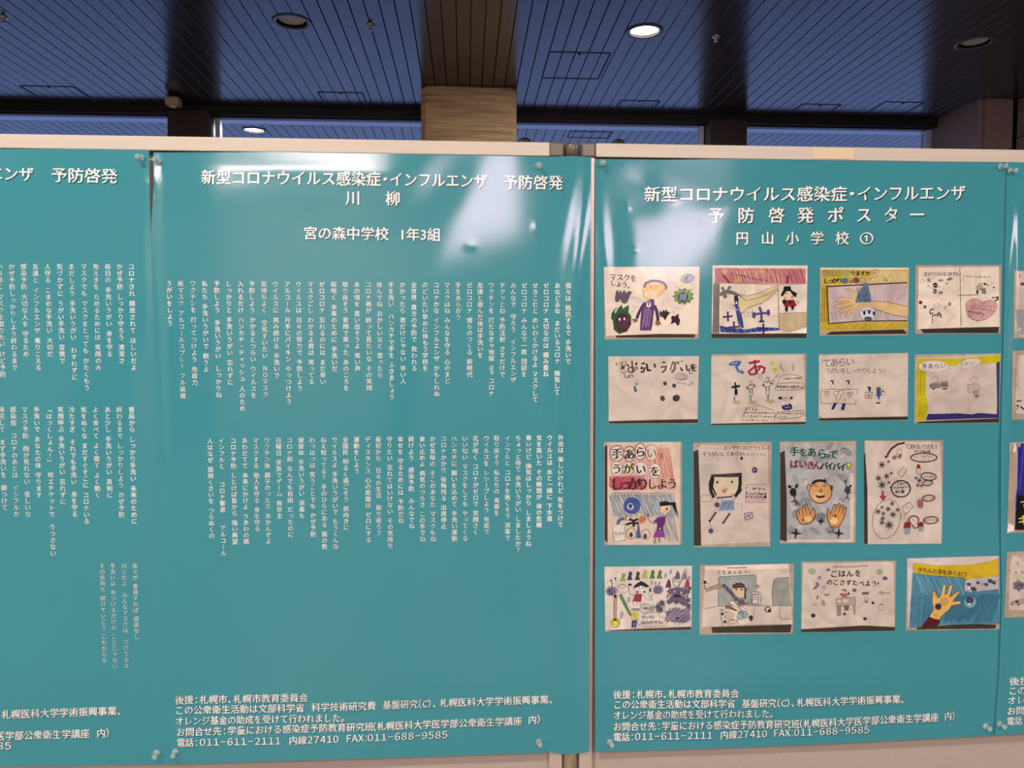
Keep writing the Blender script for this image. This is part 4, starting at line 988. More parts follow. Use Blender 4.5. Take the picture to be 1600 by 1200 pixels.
D.poly((52, 38, 84), [(1078, 820), (1110, 840), (1130, 805), (1150, 830), (1180, 800), (1215, 820), (1225, 870), (1180, 895), (1110, 895), (1080, 870)]); D.line((170, 160, 190), 9, [(1120, 865), (1190, 850)])
D.line((90, 80, 74), 5, [(1010, 920), (1380, 900), (1395, 960), (1300, 1000), (1060, 1020), (990, 990), (1010, 920)]); D.scrawl(BK, 6, 1030, 940, 1370, 940, 12, 34); D.scrawl(BK, 6, 1040, 985, 1150, 980, 4, 28)
D.line((90, 80, 74), 5, [(515, 1030), (570, 900), (580, 855), (680, 850), (740, 825), (840, 855), (960, 900), (990, 950), (970, 1050)])
for q, (a, b) in enumerate(((590, 720), (560, 960), (550, 960), (540, 880))): D.scrawl(BK, 6, a, 880+q*50, b, 885+q*52, int((b-a)/30), 32)
D.hatch((186, 168, 150), 12, 120, 780, 500, 1060, 4, 160, 14)
done(D)

# 7 wash stand, small blue figure
D = drawing(1265, 540, K9, [(128, 120), (1366, 100), (1360, 1035), (118, 1042)], [(128, 140), (1366, 102), (1360, 980), (700, 990), (190, 1008), (130, 955)], PAP,
            'drawing of a wash stand with two taps and a small child in blue', shadow=[(130, 1008), (1360, 985), (1358, 1030), (120, 1040)])
D.text(GR, 'てあらい', 170, 290, 130, 108, .005, -6); D.text(GR, 'うがいをしっかりしよう!!', 210, 380, 84, 72, .005)
D.line(BK, 6, [(190, 610), (665, 605), (635, 820), (400, 795), (160, 808), (150, 640), (190, 610)])
for cx, cy, s_ in ((238, 660, .55), (395, 675, 1.0), (555, 675, .55)):
    D.ring(BK, 6, cx-20*s_, cy-10*s_, 52*s_, 34*s_, 14, 20); D.ring(BK, 6, cx+30*s_, cy-18*s_, 50*s_, 34*s_, 14, -20); D.ring(BK, 6, cx, cy+40*s_, 34*s_, 40*s_, 12); D.ell(PAP, cx, cy, 34*s_, 30*s_); D.ell(BK, cx-2, cy-4, 8)
for cx in (320, 540): D.ring(GR, 4, cx, 570, 34, 30); D.line((40, 86, 84), 22, [(cx-34, 492), (cx, 490), (cx+4, 535)])
D.ell((196, 170, 140), 370, 760, 34, 20); D.ell((196, 164, 120), 485, 755, 30, 26); D.poly((40, 44, 110), [(335, 795), (378, 800), (330, 890), (295, 880)]); D.poly((40, 44, 110), [(455, 800), (498, 805), (475, 900), (428, 888)])
D.line(BK, 26, [(805, 580), (835, 585), (828, 635)]); D.line(BK, 7, [(775, 645), (868, 650), (855, 735), (765, 725)], True); D.line((80, 60, 60), 9, [(800, 680), (835, 680), (830, 705), (805, 705)], True)
D.ell((90, 84, 80), 955, 605, 34, 30); D.poly((40, 80, 110), [(925, 630), (990, 630), (985, 660), (960, 680), (925, 660)]); D.poly((52, 72, 140), [(905, 690), (940, 665), (990, 665), (1005, 690), (975, 690), (972, 750), (940, 750), (940, 700)]); D.line((190, 170, 190), 10, [(945, 720), (945, 780)]); D.line((190, 170, 190), 10, [(970, 720), (970, 780)])
D.line((190, 160, 130), 9, [(915, 700), (875, 735)]); D.line((190, 160, 130), 9, [(1000, 690), (1060, 690), (1055, 655), (1020, 640)]); D.ell(BK, 950, 795, 36, 10); D.ell((90, 90, 90), 1012, 635, 16, 18)
D.hatch((184, 166, 150), 12, 760, 620, 1340, 960, 5, 220, 16)
done(D)

# 8 blue and yellow border with pencil figures
D = drawing(1420, 540, K9, [(80, 122), (1275, 108), (1250, 1070), (70, 1082)], [(118, 165), (1270, 120), (1248, 1000), (700, 1015), (96, 1058)], (196, 178, 164),
            'drawing with a yellow and dark blue border and two speech bubbles', shadow=[(150, 1055), (1250, 1010), (1248, 1066), (90, 1078)])
D.poly((186, 172, 30), [(112, 190), (260, 175), (700, 180), (1265, 118), (1268, 235), (1000, 262), (700, 275), (400, 290), (235, 380), (240, 700), (265, 850), (235, 1030), (100, 1055)])
D.poly((40, 66, 104), [(1212, 235), (1262, 220), (1250, 1000), (1215, 1005), (1222, 800)]); D.poly((44, 44, 96), [(262, 950), (700, 940), (880, 955), (960, 935), (1215, 950), (1245, 1005), (900, 1010), (238, 1035)]); D.hatch((60, 60, 120), 9, 260, 950, 1200, 1010, 12, 120, 8); D.hatch((160, 150, 26), 12, 110, 250, 220, 1000, 4, 20, 14)
D.ell((206, 192, 180), 340, 290, 208, 84); D.ring(GR, 4, 340, 290, 208, 84, 26); D.ell((206, 192, 180), 840, 245, 165, 62, 20, -12); D.ring(GR, 4, 840, 245, 165, 62, 26, -12)
D.text(BK, '手あらい', 175, 315, 80, 86, .01, -2); D.text(BK, 'うがい', 690, 285, 66, 78, .005, -9)
D.ring(GR, 4, 360, 470, 46, 42, 8); D.ring(GR, 4, 482, 455, 44, 38, 8)
D.poly((140, 130, 122), [(280, 535), (345, 515), (425, 510), (430, 590), (290, 595)]); D.poly((130, 120, 114), [(440, 505), (540, 495), (545, 575), (440, 570)]); D.hatch((80, 76, 72), 4, 285, 520, 540, 590, 24, 20, 8); D.ell(BK, 345, 600, 26, 10); D.ell(BK, 495, 600, 36, 9); D.ell(PAP, 368, 608, 12)
D.line(GR, 5, [(895, 530), (860, 490), (850, 465), (890, 455), (905, 410), (925, 450), (955, 460), (930, 490), (915, 530)]); D.poly((180, 164, 150), R(812, 538, 976, 640)); D.line(BK, 4, [(812, 540), (976, 530), (972, 632), (822, 655)], True); D.line(GR, 3, [(895, 540), (905, 640)]); D.ring(BK, 8, 928, 665, 28, 22); D.poly((130, 120, 112), [(905, 690), (950, 680), (985, 705), (925, 730)])
D.hatch((178, 160, 146), 10, 290, 640, 1200, 920, 6, 300, 14); D.hatch((214, 198, 182), 10, 500, 330, 1200, 900, 5, 200, 14)
done(D)

# 9 red circled title, girl with a pony tail
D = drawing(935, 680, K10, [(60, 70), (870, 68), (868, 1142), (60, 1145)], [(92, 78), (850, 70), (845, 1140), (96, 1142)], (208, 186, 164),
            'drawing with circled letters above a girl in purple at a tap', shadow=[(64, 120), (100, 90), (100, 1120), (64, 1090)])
D.hatch((204, 150, 132), 7, 110, 90, 790, 580, 70, -90, 16); D.hatch((190, 110, 92), 4, 560, 120, 800, 560, 34, -130, 14)
D.poly((184, 96, 100), [(112, 430), (470, 420), (500, 470), (450, 560), (160, 575), (108, 530)]); D.hatch((150, 44, 60), 6, 125, 430, 480, 570, 22, -70, 8)
D.hatch((150, 158, 162), 8, 110, 610, 830, 860, 60, -100, 14); D.hatch((110, 128, 142), 4, 110, 610, 830, 860, 70, -110, 14); D.hatch((140, 146, 152), 5, 640, 800, 830, 1110, 24, -110, 12)
for i_, (cx, cy, rx, ry, c_, ch) in enumerate(((192, 190, 72, 82, (120, 34, 60), '手'), (322, 195, 60, 80, (120, 34, 60), 'あ'), (435, 170, 56, 88, (120, 34, 60), 'ら'), (552, 180, 62, 84, (150, 66, 66), 'い'),
                                            (190, 348, 56, 76, GR, 'う'), (310, 345, 58, 70, (90, 100, 130), 'が'), (440, 350, 74, 74, (90, 100, 130), 'い'), (588, 372, 62, 78, GR, 'を'))):
    D.ell((212, 196, 180), cx, cy, rx, ry); D.ring(c_, 8 if i_ < 3 else 5, cx, cy, rx, ry)
    if i_ == 5: D.ell((206, 190, 90), cx, cy, 34, 44)
    D.text((44, 34, 42), ch, cx-58, cy+46, 116, None, .03 if i_ != 3 else .0)
    if i_ < 3: D.text((44, 34, 42), ch, cx-52, cy+46, 116)
D.text(BK, 'と', 632, 228, 54, None, .02)
D.text((70, 30, 44), 'しっかり', 118, 560, 140, 90, .03, 0); D.text((90, 40, 54), 'しっかり', 126, 560, 140, 90, .0, 0); D.text((50, 34, 44), 'しよう', 500, 550, 120, 104, .015)
for q in range(19): D.ring((96, 112, 130), 4, 155+q*34, 615, 20, 17, 8, q*30)
D.ell((58, 82, 140), 348, 732, 88, 88); D.ell((225, 210, 195), 332, 740, 34, 36); D.ell(BK, 332, 718, 36, 14); D.ell(BK, 322, 738, 6); D.ell(BK, 344, 738, 6); D.line(BK, 5, [(320, 762), (336, 768)])
D.line((76, 96, 140), 30, [(200, 945), (205, 900), (235, 870), (272, 868)]); D.poly((212, 198, 182), [(145, 935), (270, 925), (280, 1090), (160, 1105)]); D.line(BK, 4, [(145, 935), (270, 925), (280, 1090), (160, 1105)], True); D.scrawl(BK, 5, 180, 1020, 250, 1022, 4, 34)
D.line(BK, 22, [(285, 930), (340, 912), (420, 915)]); D.line(BK, 22, [(320, 870), (365, 890), (410, 870)]); D.line(BK, 26, [(365, 880), (365, 950)]); D.poly((60, 88, 130), [(408, 930), (422, 930), (440, 1070), (390, 1070)])
D.ring(BK, 4, 310, 860, 30, 26, 9); D.ring(BK, 4, 340, 1020, 50, 60, 10); D.ell((50, 50, 50), 338, 1035, 18, 26); D.ring(BK, 4, 490, 1030, 48, 54, 10); D.ell((60, 60, 60), 485, 1050, 18, 26)
D.poly((184, 120, 84), [(415, 880), (435, 835), (460, 850), (490, 840), (495, 880), (460, 915), (425, 905)]); D.ell((236, 200, 110), 425, 830, 14, 20); D.scrawl(BK, 5, 510, 830, 530, 900, 4, 26)
D.poly((224, 190, 150), [(640, 730), (752, 730), (745, 780), (690, 830), (655, 800)]); D.poly((24, 22, 26), [(632, 695), (700, 685), (760, 700), (800, 695), (810, 770), (830, 825), (790, 780), (765, 725), (640, 740)]); D.ell(BK, 710, 768, 10, 13); D.line((200, 120, 90), 5, [(675, 795), (700, 790)])
D.poly((104, 48, 116), [(620, 850), (700, 840), (695, 900), (670, 960), (612, 960), (610, 910), (570, 920), (575, 890)]); D.poly((134, 66, 134), [(600, 985), (672, 985), (695, 1060), (565, 1060)]); D.poly(BK, R(608, 955, 670, 985)); D.ell((200, 180, 160), 640, 970, 12, 10)
D.line(BK, 7, [(585, 1062), (588, 1115), (570, 1122)]); D.line(BK, 7, [(628, 1062), (632, 1095), (645, 1110)]); D.line((150, 130, 120), 8, [(530, 890), (560, 910), (600, 905)])
D.hatch((64, 34, 80), 5, 610, 855, 690, 950, 6, 20, 6)
done(D)

# 10 girl with black bobbed hair
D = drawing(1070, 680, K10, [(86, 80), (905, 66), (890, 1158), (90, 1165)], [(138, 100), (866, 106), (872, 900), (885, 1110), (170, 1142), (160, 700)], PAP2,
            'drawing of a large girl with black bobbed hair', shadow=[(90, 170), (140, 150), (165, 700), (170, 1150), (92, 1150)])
D.text(BK, 'エンザやコロナウイルス', 395, 150, 52, 44, .01); D.text(BK, 'てうがいしてあらい', 180, 220, 54, 48, .015, -1); D.scrawl(GR, 5, 590, 195, 830, 205, 8, 32); D.scrawl((170, 156, 146), 5, 240, 245, 540, 250, 9, 28); D.scrawl((160, 146, 138), 5, 220, 135, 380, 140, 5, 26)
D.ell(BK, 590, 240, 14, 18)
D.poly((206, 188, 156), [(290, 430), (560, 435), (555, 520), (500, 630), (340, 640), (290, 520)])
D.line((36, 32, 34), 34, [(290, 425), (265, 500), (270, 580), (300, 650)]); D.line((36, 32, 34), 34, [(575, 410), (575, 520), (560, 590), (520, 640)]); D.poly((48, 42, 44), [(265, 410), (590, 390), (595, 430), (480, 438), (285, 435)]); D.hatch((96, 86, 80), 4, 280, 400, 580, 436, 22, 10, 4); D.line((30, 26, 28), 16, [(300, 440), (285, 540), (325, 625)])
D.poly(BK, [(530, 590), (560, 550), (600, 560), (575, 605)]); D.ell(BK, 337, 488, 12, 13); D.ell(BK, 490, 486, 11, 13); D.poly((186, 108, 94), [(380, 568), (440, 552), (430, 590), (405, 608)]); D.line((180, 160, 126), 5, [(412, 520), (405, 540)])
D.line((90, 44, 70), 15, [(330, 652), (495, 638)]); D.poly((132, 148, 162), [(385, 680), (500, 670), (520, 780), (350, 790)]); D.hatch((90, 110, 140), 6, 365, 680, 515, 785, 11, 60, 10); D.ell((96, 56, 80), 335, 724, 28, 28, 10, 30); D.line(GR, 5, [(390, 665), (370, 730), (310, 790)])
D.line((96, 56, 70), 20, [(325, 800), (265, 885)]); D.line((96, 56, 70), 22, [(470, 810), (400, 910)]); D.ell(BK, 258, 892, 14, 12); D.ell((90, 60, 60), 400, 912, 16, 10); D.ell((160, 146, 120), 514, 665, 12)
D.ell((70, 74, 96), 270, 996, 26, 28, 12, 0, .15); D.line(GR, 5, [(262, 900), (268, 970)]); D.poly((190, 160, 156), R(632, 600, 850, 700)); D.line((150, 110, 110), 4, R(632, 512, 850, 700), True); D.scrawl(BK, 6, 645, 550, 830, 560, 7, 34); D.scrawl(BK, 6, 645, 605, 840, 615, 9, 34); D.scrawl(BK, 6, 645, 640, 830, 645, 9, 30); D.ell(BK, 836, 642, 14)
D.ell((84, 40, 84), 726, 362, 28, 32, 10, 0, .1); D.ell((200, 160, 200), 722, 362, 9); D.line((60, 50, 100), 6, [(618, 815), (700, 800), (708, 860), (628, 885)], True); D.line((60, 50, 100), 7, [(630, 860), (690, 820)]); D.line((60, 50, 100), 7, [(640, 820), (690, 860)]); D.line(GR, 4, R(170, 620, 280, 690), True)
D.line(GR, 3, [(530, 715), (600, 715), (590, 800)]); D.hatch((168, 150, 134), 16, 190, 900, 860, 1110, 6, 60, 20); D.hatch((212, 196, 180), 14, 580, 820, 860, 1120, 4, 90, 20)
done(D)

# 11 smiling face with two hands
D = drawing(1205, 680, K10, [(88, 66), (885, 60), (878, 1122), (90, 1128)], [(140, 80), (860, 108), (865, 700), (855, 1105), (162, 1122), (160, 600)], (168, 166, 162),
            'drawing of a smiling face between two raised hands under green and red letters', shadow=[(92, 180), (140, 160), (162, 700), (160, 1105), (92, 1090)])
for q in range(46):
    D.ell([(136, 138, 138), (188, 182, 174), (150, 152, 150)][q % 3], 200+D.rnd.random()*600, 110+D.rnd.random()*970, 24+D.rnd.random()*22, 40+D.rnd.random()*36, 9, D.rnd.random()*180); D.e -= D.step
D.e += D.step
D.poly((206, 192, 176), R(166, 1085, 855, 1112)); D.poly((206, 190, 172), [(820, 400), (862, 400), (858, 1100), (820, 1090)])
for ch, x_, y_, s_ in (('手', 190, 205, 100), ('を', 283, 212, 92), ('あ', 368, 215, 104), ('ら', 470, 235, 112), ('っ', 538, 232, 76), ('て', 594, 238, 100)): D.text((30, 84, 58), ch, x_, y_, s_, None, .03); D.text((30, 84, 58), ch, x_+5, y_+3, s_)
for ch, x_, y_ in (('ば', 190, 335), ('い', 280, 335), ('き', 362, 345), ('ん', 428, 350)): D.text((120, 30, 48), ch, x_, y_, 94, None, .03); D.text((120, 30, 48), ch, x_+5, y_+2, 94)
for ch, x_, y_ in (('バ', 505, 352), ('イ', 562, 352), ('バ', 630, 358), ('イ', 696, 362)): D.text((32, 62, 40), ch, x_, y_, 88, None, .03); D.text((32, 62, 40), ch, x_+5, y_+3, 88)
D.poly((216, 206, 50), [(785, 290), (830, 288), (810, 340), (795, 345)]); D.line(BK, 6, [(785, 290), (830, 288), (812, 345), (795, 345)], True); D.ell((216, 206, 50), 790, 372, 10)
D.ell((200, 150, 96), 510, 595, 118, 114, 26); D.ell((212, 172, 120), 500, 640, 70, 50); D.ring(BK, 7, 510, 595, 118, 114, 28)
D.ell((190, 150, 110), 390, 545, 18, 34); D.ring(BK, 6, 390, 545, 18, 34); D.ell((90, 64, 50), 626, 548, 16, 30)
D.line(BK, 24, [(425, 510), (450, 480), (510, 468), (570, 480)]); D.line(BK, 10, [(555, 450), (565, 485)]); D.line(BK, 7, [(445, 535), (460, 515), (480, 538)]); D.line(BK, 7, [(535, 535), (552, 515), (568, 540)]); D.ring(BK, 7, 514, 578, 12, 14); D.poly((80, 24, 28), [(455, 620), (500, 632), (565, 622), (550, 648), (500, 656), (470, 645)])
LH = [(300, 920), (272, 870), (260, 790), (275, 775), (300, 850), (285, 760), (300, 750), (330, 840), (320, 740), (338, 735), (370, 830), (345, 715), (365, 715), (405, 820), (430, 755), (450, 770), (455, 850), (410, 915), (340, 925)]
D.poly((202, 140, 80), LH); D.line(BK, 7, LH, True); D.ell((226, 186, 136), 380, 870, 40, 30)
RH = [(615, 950), (585, 880), (578, 790), (590, 760), (615, 820), (655, 720), (675, 722), (655, 810), (700, 708), (718, 715), (695, 815), (735, 725), (750, 735), (730, 825), (765, 745), (780, 755), (755, 860), (700, 955)]
D.poly((202, 140, 80), RH); D.line(BK, 7, RH, True); D.ell((226, 186, 136), 650, 890, 40, 36)
for cx, cy, r1 in ((517, 895, 48), (255, 1020, 66), (700, 1020, 62), (665, 838, 26), (330, 880, 24)):
    D.poly((40, 38, 42), [(cx+r1*(1 if i % 2 == 0 else .28)*math.cos(i*math.pi/4+.1), cy+r1*(1 if i % 2 == 0 else .28)*math.sin(i*math.pi/4+.1)) for i in range(8)])
D.ell(BK, 225, 590, 34, 42); D.ell(BK, 190, 535, 22, 16, 10, 30); D.ell(BK, 262, 530, 16, 24, 10, 20); D.line(BK, 10, [(235, 620), (240, 680), (265, 730)]); D.line(BK, 8, [(210, 700), (240, 670), (295, 725)]); D.line(BK, 8, [(240, 640), (262, 610)])
D.ell((60, 60, 64), 795, 565, 30, 34); D.line(BK, 8, [(795, 595), (790, 640), (760, 665)]); D.line(BK, 8, [(790, 640), (805, 675)]); D.line(BK, 7, [(755, 570), (780, 600), (835, 600)]); D.line(BK, 8, [(780, 535), (770, 490)]); D.ring(BK, 6, 770, 480, 11, 16); D.ell(BK, 822, 528, 13, 13)
for a_ in ((700, 675, 725, 650), (725, 680, 750, 658), (735, 695, 765, 680), (320, 690, 312, 660)): D.line(BK, 7, [a_[:2], a_[2:]])
done(D)

# 12 germs, arrows and speech bubbles
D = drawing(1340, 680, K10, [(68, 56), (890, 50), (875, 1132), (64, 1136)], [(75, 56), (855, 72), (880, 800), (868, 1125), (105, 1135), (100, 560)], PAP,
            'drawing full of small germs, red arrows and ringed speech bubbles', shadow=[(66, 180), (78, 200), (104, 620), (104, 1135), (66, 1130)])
D.line((110, 34, 46), 22, [(490, 78), (420, 92), (350, 140), (305, 210)]); D.poly((110, 34, 46), [(275, 210), (330, 215), (288, 245)])
D.text((90, 84, 84), 'てあらいうがい!', 488, 140, 62, 46, .015, .5); D.scrawl((120, 40, 50), 9, 605, 165, 745, 168, 6, 30)
D.ring((64, 26, 40), 12, 688, 232, 138, 46, 24); D.scrawl(GR, 5, 575, 225, 800, 220, 9, 34); D.scrawl(GR, 5, 670, 258, 770, 262, 4, 26)
def germ(cx, cy, r1):
    D.ell((110, 102, 98), cx, cy, r1*.6, r1*.6, 12, 0, .15)
    for i in range(7):
        a_ = i*.9; D.line(BK, 4, [(cx+r1*.5*math.cos(a_), cy+r1*.5*math.sin(a_)), (cx+r1*math.cos(a_), cy+r1*math.sin(a_))]); D.e -= D.step
    D.e += D.step; D.ell(BK, cx, cy, r1*.22)
for a_ in ((250, 308, 46), (320, 275, 22), (215, 448, 42), (300, 425, 42), (348, 395, 22), (252, 518, 52), (322, 492, 22), (640, 470, 34), (605, 445, 20), (625, 520, 24), (660, 525, 20), (210, 795, 38), (252, 750, 22), (315, 768, 34), (358, 712, 28), (265, 815, 26), (365, 825, 36), (258, 865, 28), (248, 908, 32), (325, 935, 58), (412, 775, 24)): germ(*a_)
D.line((150, 60, 70), 22, [(258, 580), (258, 640)]); D.poly((150, 60, 70), [(222, 630), (304, 630), (262, 680)])
D.ring(GR, 5, 298, 870, 144, 208, 26, 12, .03)
D.ring((40, 36, 42), 12, 446, 556, 98, 86, 26); D.poly(BK, [(330, 535), (352, 530), (352, 560)]); D.scrawl(BK, 5, 395, 500, 500, 495, 5, 34); D.scrawl(BK, 5, 385, 545, 520, 535, 6, 34); D.scrawl(BK, 5, 380, 590, 450, 585, 4, 34); D.ell((90, 80, 76), 465, 585, 20, 20, 10, 0, .2)
D.ring(GR, 5, 432, 190, 26, 50, 14, 10); D.ell((160, 70, 70), 436, 215, 16, 26); D.ell(GR, 380, 230, 22, 26, 9, 30); D.line(GR, 5, [(470, 328), (512, 358), (452, 440), (412, 400)], True); D.line(GR, 5, [(535, 690), (575, 745), (492, 828), (458, 750)], True); D.scrawl((180, 160, 150), 4, 490, 750, 550, 745, 4, 26)
D.poly((140, 44, 50), [(610, 340), (615, 305), (640, 300), (652, 345)]); D.poly((200, 190, 180), [(610, 345), (652, 348), (640, 400), (618, 400)]); D.line(GR, 4, [(610, 345), (652, 348), (640, 400), (618, 400)], True)
D.ring((44, 38, 44), 10, 735, 428, 80, 38, 20, 6); D.ring((44, 38, 44), 9, 724, 495, 52, 27, 18, -4); D.scrawl(GR, 4, 680, 425, 790, 432, 6, 26); D.scrawl(GR, 4, 700, 492, 750, 492, 3, 22)
D.ring((100, 30, 50), 10, 735, 653, 66, 30, 20, -4); D.scrawl((130, 60, 70), 4, 695, 652, 775, 652, 5, 24); D.ell((160, 110, 114), 648, 710, 32, 50, 16, -15); D.hatch((110, 60, 70), 4, 622, 670, 675, 750, 6, 20, 4)
D.ring((96, 30, 44), 11, 580, 880, 52, 42, 18); D.ring((96, 30, 44), 10, 598, 935, 32, 30, 14); D.ell(PAP, 585, 895, 36, 38); D.scrawl(GR, 4, 560, 870, 600, 895, 4, 26); D.ring((90, 30, 44), 10, 758, 882, 76, 36, 20, -3); D.scrawl(GR, 4, 700, 882, 815, 876, 7, 26)
for cx, cy, s_ in ((512, 960, 1.0), (655, 945, .75)):
    D.poly((150, 50, 54), [(cx-38*s_, cy+5), (cx-30*s_, cy-50*s_), (cx, cy-66*s_), (cx+30*s_, cy-50*s_), (cx+38*s_, cy+5)]); D.poly((140, 148, 150), [(cx-34*s_, cy+6), (cx+36*s_, cy+6), (cx+24*s_, cy+70*s_), (cx-20*s_, cy+70*s_)]); D.hatch((90, 30, 34), 5, cx-30*s_, cy-50*s_, cx+30*s_, cy, 6, 20, 4)
D.hatch((182, 164, 148), 14, 480, 960, 860, 1110, 4, 120, 16)
done(D)

# 13 busy drawing: tree, child with black hat, purple germs
D = drawing(930, 870, K11, [(132, 140), (1395, 125), (1388, 1055), (140, 1080)], [(132, 145), (1395, 128), (1385, 1005), (800, 1010), (146, 1062)], (212, 198, 184),
            'busy drawing with a tall brown trunk, a green leaf, a child with a black hat and purple germs', shadow=[(170, 1062), (1380, 1008), (1380, 1050), (240, 1072)])
for cx, c_ in ((398, (140, 160, 50)), (498, (60, 56, 100)), (608, (70, 60, 56)), (710, (190, 180, 70)), (822, (70, 120, 60)), (925, (90, 120, 50))):
    yb = 355 if cx < 420 else 335 if cx < 640 else 312
    D.poly(c_, [(cx-42, yb), (cx-15, yb-75), (cx-12, yb-110), (cx+18, yb-125), (cx+38, yb-90), (cx+22, yb-60), (cx+38, yb)]); D.ring(BK, 4, cx+8, yb-95, 24, 26, 12); D.line(BK, 4, [(cx-40, yb), (cx-15, yb-70)]); D.line(BK, 4, [(cx+18, yb-65), (cx+38, yb)])
D.poly((186, 140, 106), [(262, 600), (305, 600), (300, 890), (262, 890)]); D.line(BK, 5, [(270, 600), (262, 890)]); D.line(BK, 5, [(310, 590), (302, 890)])
D.ell((110, 100, 124), 235, 490, 84, 70, 22, 0, .28); D.ell((70, 66, 96), 215, 510, 44, 44, 16, 0, .3); D.line(BK, 5, [(228, 340), (245, 440)]); D.ell(BK, 228, 342, 12, 16); D.line(BK, 4, [(290, 310), (302, 400)]); D.ell(BK, 290, 312, 12, 16); D.ell(BK, 288, 568, 26, 30, 12, 0, .3); D.ell(BK, 242, 384, 10)
D.ring((90, 50, 50), 4, 400, 460, 80, 60, 22, 0, .06); D.ring((90, 50, 50), 4, 380, 420, 60, 30, 16, 0, .1)
D.ell((192, 180, 50), 290, 945, 66, 64); D.ring(BK, 5, 290, 945, 66, 64); D.ell((214, 206, 80), 290, 965, 36, 40); D.ring(BK, 5, 290, 940, 34, 30); D.ell(BK, 285, 905, 26, 16)
D.poly((92, 130, 72), [(340, 540), (375, 530), (430, 640), (480, 760), (525, 830), (520, 870), (470, 810), (400, 680)]); D.line((44, 72, 44), 6, [(345, 540), (430, 700), (520, 860)]); D.line((44, 72, 44), 5, [(375, 530), (450, 680), (525, 830)]); D.line((180, 170, 60), 16, [(510, 850), (560, 890)])
D.poly((214, 200, 186), [(560, 450), (660, 410), (760, 430), (750, 500), (700, 530), (600, 530)]); D.poly((34, 32, 32), [(545, 430), (600, 380), (660, 345), (720, 375), (785, 425), (740, 440), (660, 412), (570, 450)]); D.ell(BK, 605, 505, 15, 16); D.ell(BK, 706, 502, 18, 14); D.ell(BK, 635, 450, 8); D.ell(BK, 680, 448, 8); D.line(BK, 4, [(640, 490), (650, 510)])
D.poly((160, 50, 52), [(580, 535), (672, 535), (655, 640), (540, 636)]); D.line((90, 24, 30), 5, [(580, 535), (672, 535), (655, 640), (540, 636)], True); D.poly((236, 220, 204), R(560, 645, 590, 695)); D.poly((236, 220, 204), R(612, 645, 640, 700)); D.line(BK, 4, [(545, 640), (545, 700)]); D.line(BK, 4, [(600, 640), (605, 690)]); D.line(BK, 4, [(640, 640), (640, 700)])
D.ell(BK, 498, 398, 28, 16); D.line(BK, 5, [(480, 420), (500, 540), (580, 545)]); D.line(BK, 4, [(510, 410), (540, 460), (580, 480)]); D.line(BK, 5, [(690, 540), (750, 620), (830, 620), (800, 540)]); D.ell(BK, 790, 475, 13, 34); D.line(BK, 4, [(760, 520), (790, 600), (830, 520)])
D.ell((122, 108, 134), 905, 470, 74, 62, 20, 0, .25); D.line(BK, 6, [(875, 420), (868, 370)]); D.line(BK, 6, [(925, 410), (925, 365)]); D.ell(BK, 868, 372, 8, 14); D.ell(BK, 925, 368, 8, 14); D.hatch((80, 66, 96), 4, 850, 420, 960, 530, 12, 20, 8)
D.ell((112, 100, 118), 1200, 490, 170, 56, 18, 0, .06); D.poly((96, 86, 108), [(1020, 640), (1110, 560), (1290, 570), (1340, 700), (1260, 700), (1160, 620), (1060, 690)]); D.hatch((60, 54, 70), 5, 1030, 450, 1360, 600, 26, 60, 14); D.ell((190, 180, 180), 1145, 500, 18, 16); D.ell(BK, 1147, 502, 8); D.ell((190, 180, 180), 1235, 515, 16, 18); D.ell(BK, 1215, 512, 8); D.poly(BK, [(1120, 545), (1230, 545), (1225, 575), (1115, 572)])
for cx, c_ in ((1050, (90, 56, 60)), (1180, (100, 90, 110)), (1280, (130, 120, 130)), (1320, (150, 60, 66))):
    cy = 380 if cx < 1100 or cx == 1320 else 260; D.poly(c_, [(cx-40, cy+60), (cx-15, cy-30), (cx+10, cy-66), (cx+34, cy-20), (cx+40, cy+60)]); D.line(BK, 4, [(cx-40, cy+60), (cx, cy-60), (cx+40, cy+60)])
D.line(BK, 6, [(1130, 300), (1120, 390), (1190, 450), (1250, 320)]); D.line(BK, 5, [(1160, 350), (1220, 350), (1190, 430)]); D.poly((60, 30, 40), [(1330, 440), (1385, 430), (1370, 480)])
D.poly((118, 106, 126), [(1000, 780), (1360, 760), (1370, 900), (1300, 950), (1080, 930), (1040, 860)]); D.hatch((84, 72, 96), 7, 1000, 720, 1370, 940, 26, 160, 14); D.hatch((190, 178, 180), 5, 1000, 760, 1370, 930, 9, 200, 12); D.ell(NAV, 1180, 880, 26, 16)
for cx, cy in ((1165, 640), (1335, 620), (1340, 705), (960, 660), (900, 720), (940, 760)): D.ell((96, 88, 100), cx, cy, 38, 44, 10, 0, .25); D.ell(BK, cx, cy, 12)
D.hatch((90, 80, 96), 5, 880, 620, 1010, 800, 12, 30, 14)
D.poly((130, 124, 118), [(515, 760), (540, 735), (640, 740), (630, 775)]); D.ell((206, 196, 110), 580, 800, 44, 26); D.poly((196, 186, 60), [(530, 840), (560, 820), (610, 820), (625, 900), (525, 905)]); D.poly((48, 60, 120), [(525, 912), (600, 910), (585, 1015), (520, 1015)]); D.line(BK, 5, [(540, 790), (560, 850), (590, 780), (620, 840)]); D.line((180, 170, 120), 8, [(560, 940), (560, 1010)])
D.line((110, 80, 76), 5, [(650, 800), (650, 700), (700, 675), (780, 680), (800, 740), (810, 800), (860, 800), (900, 790), (930, 860), (1020, 880), (1040, 930), (1010, 990), (640, 990), (600, 940)])
D.text((56, 40, 44), 'てあらい', 660, 755, 46, 34, .01); D.text((56, 40, 44), 'しよう', 665, 815, 54, 40, .01); D.text((56, 40, 44), 'がいも!', 660, 885, 62, 60, .01); D.text((56, 40, 44), 'はみがきも!', 650, 965, 66, 62, .015)
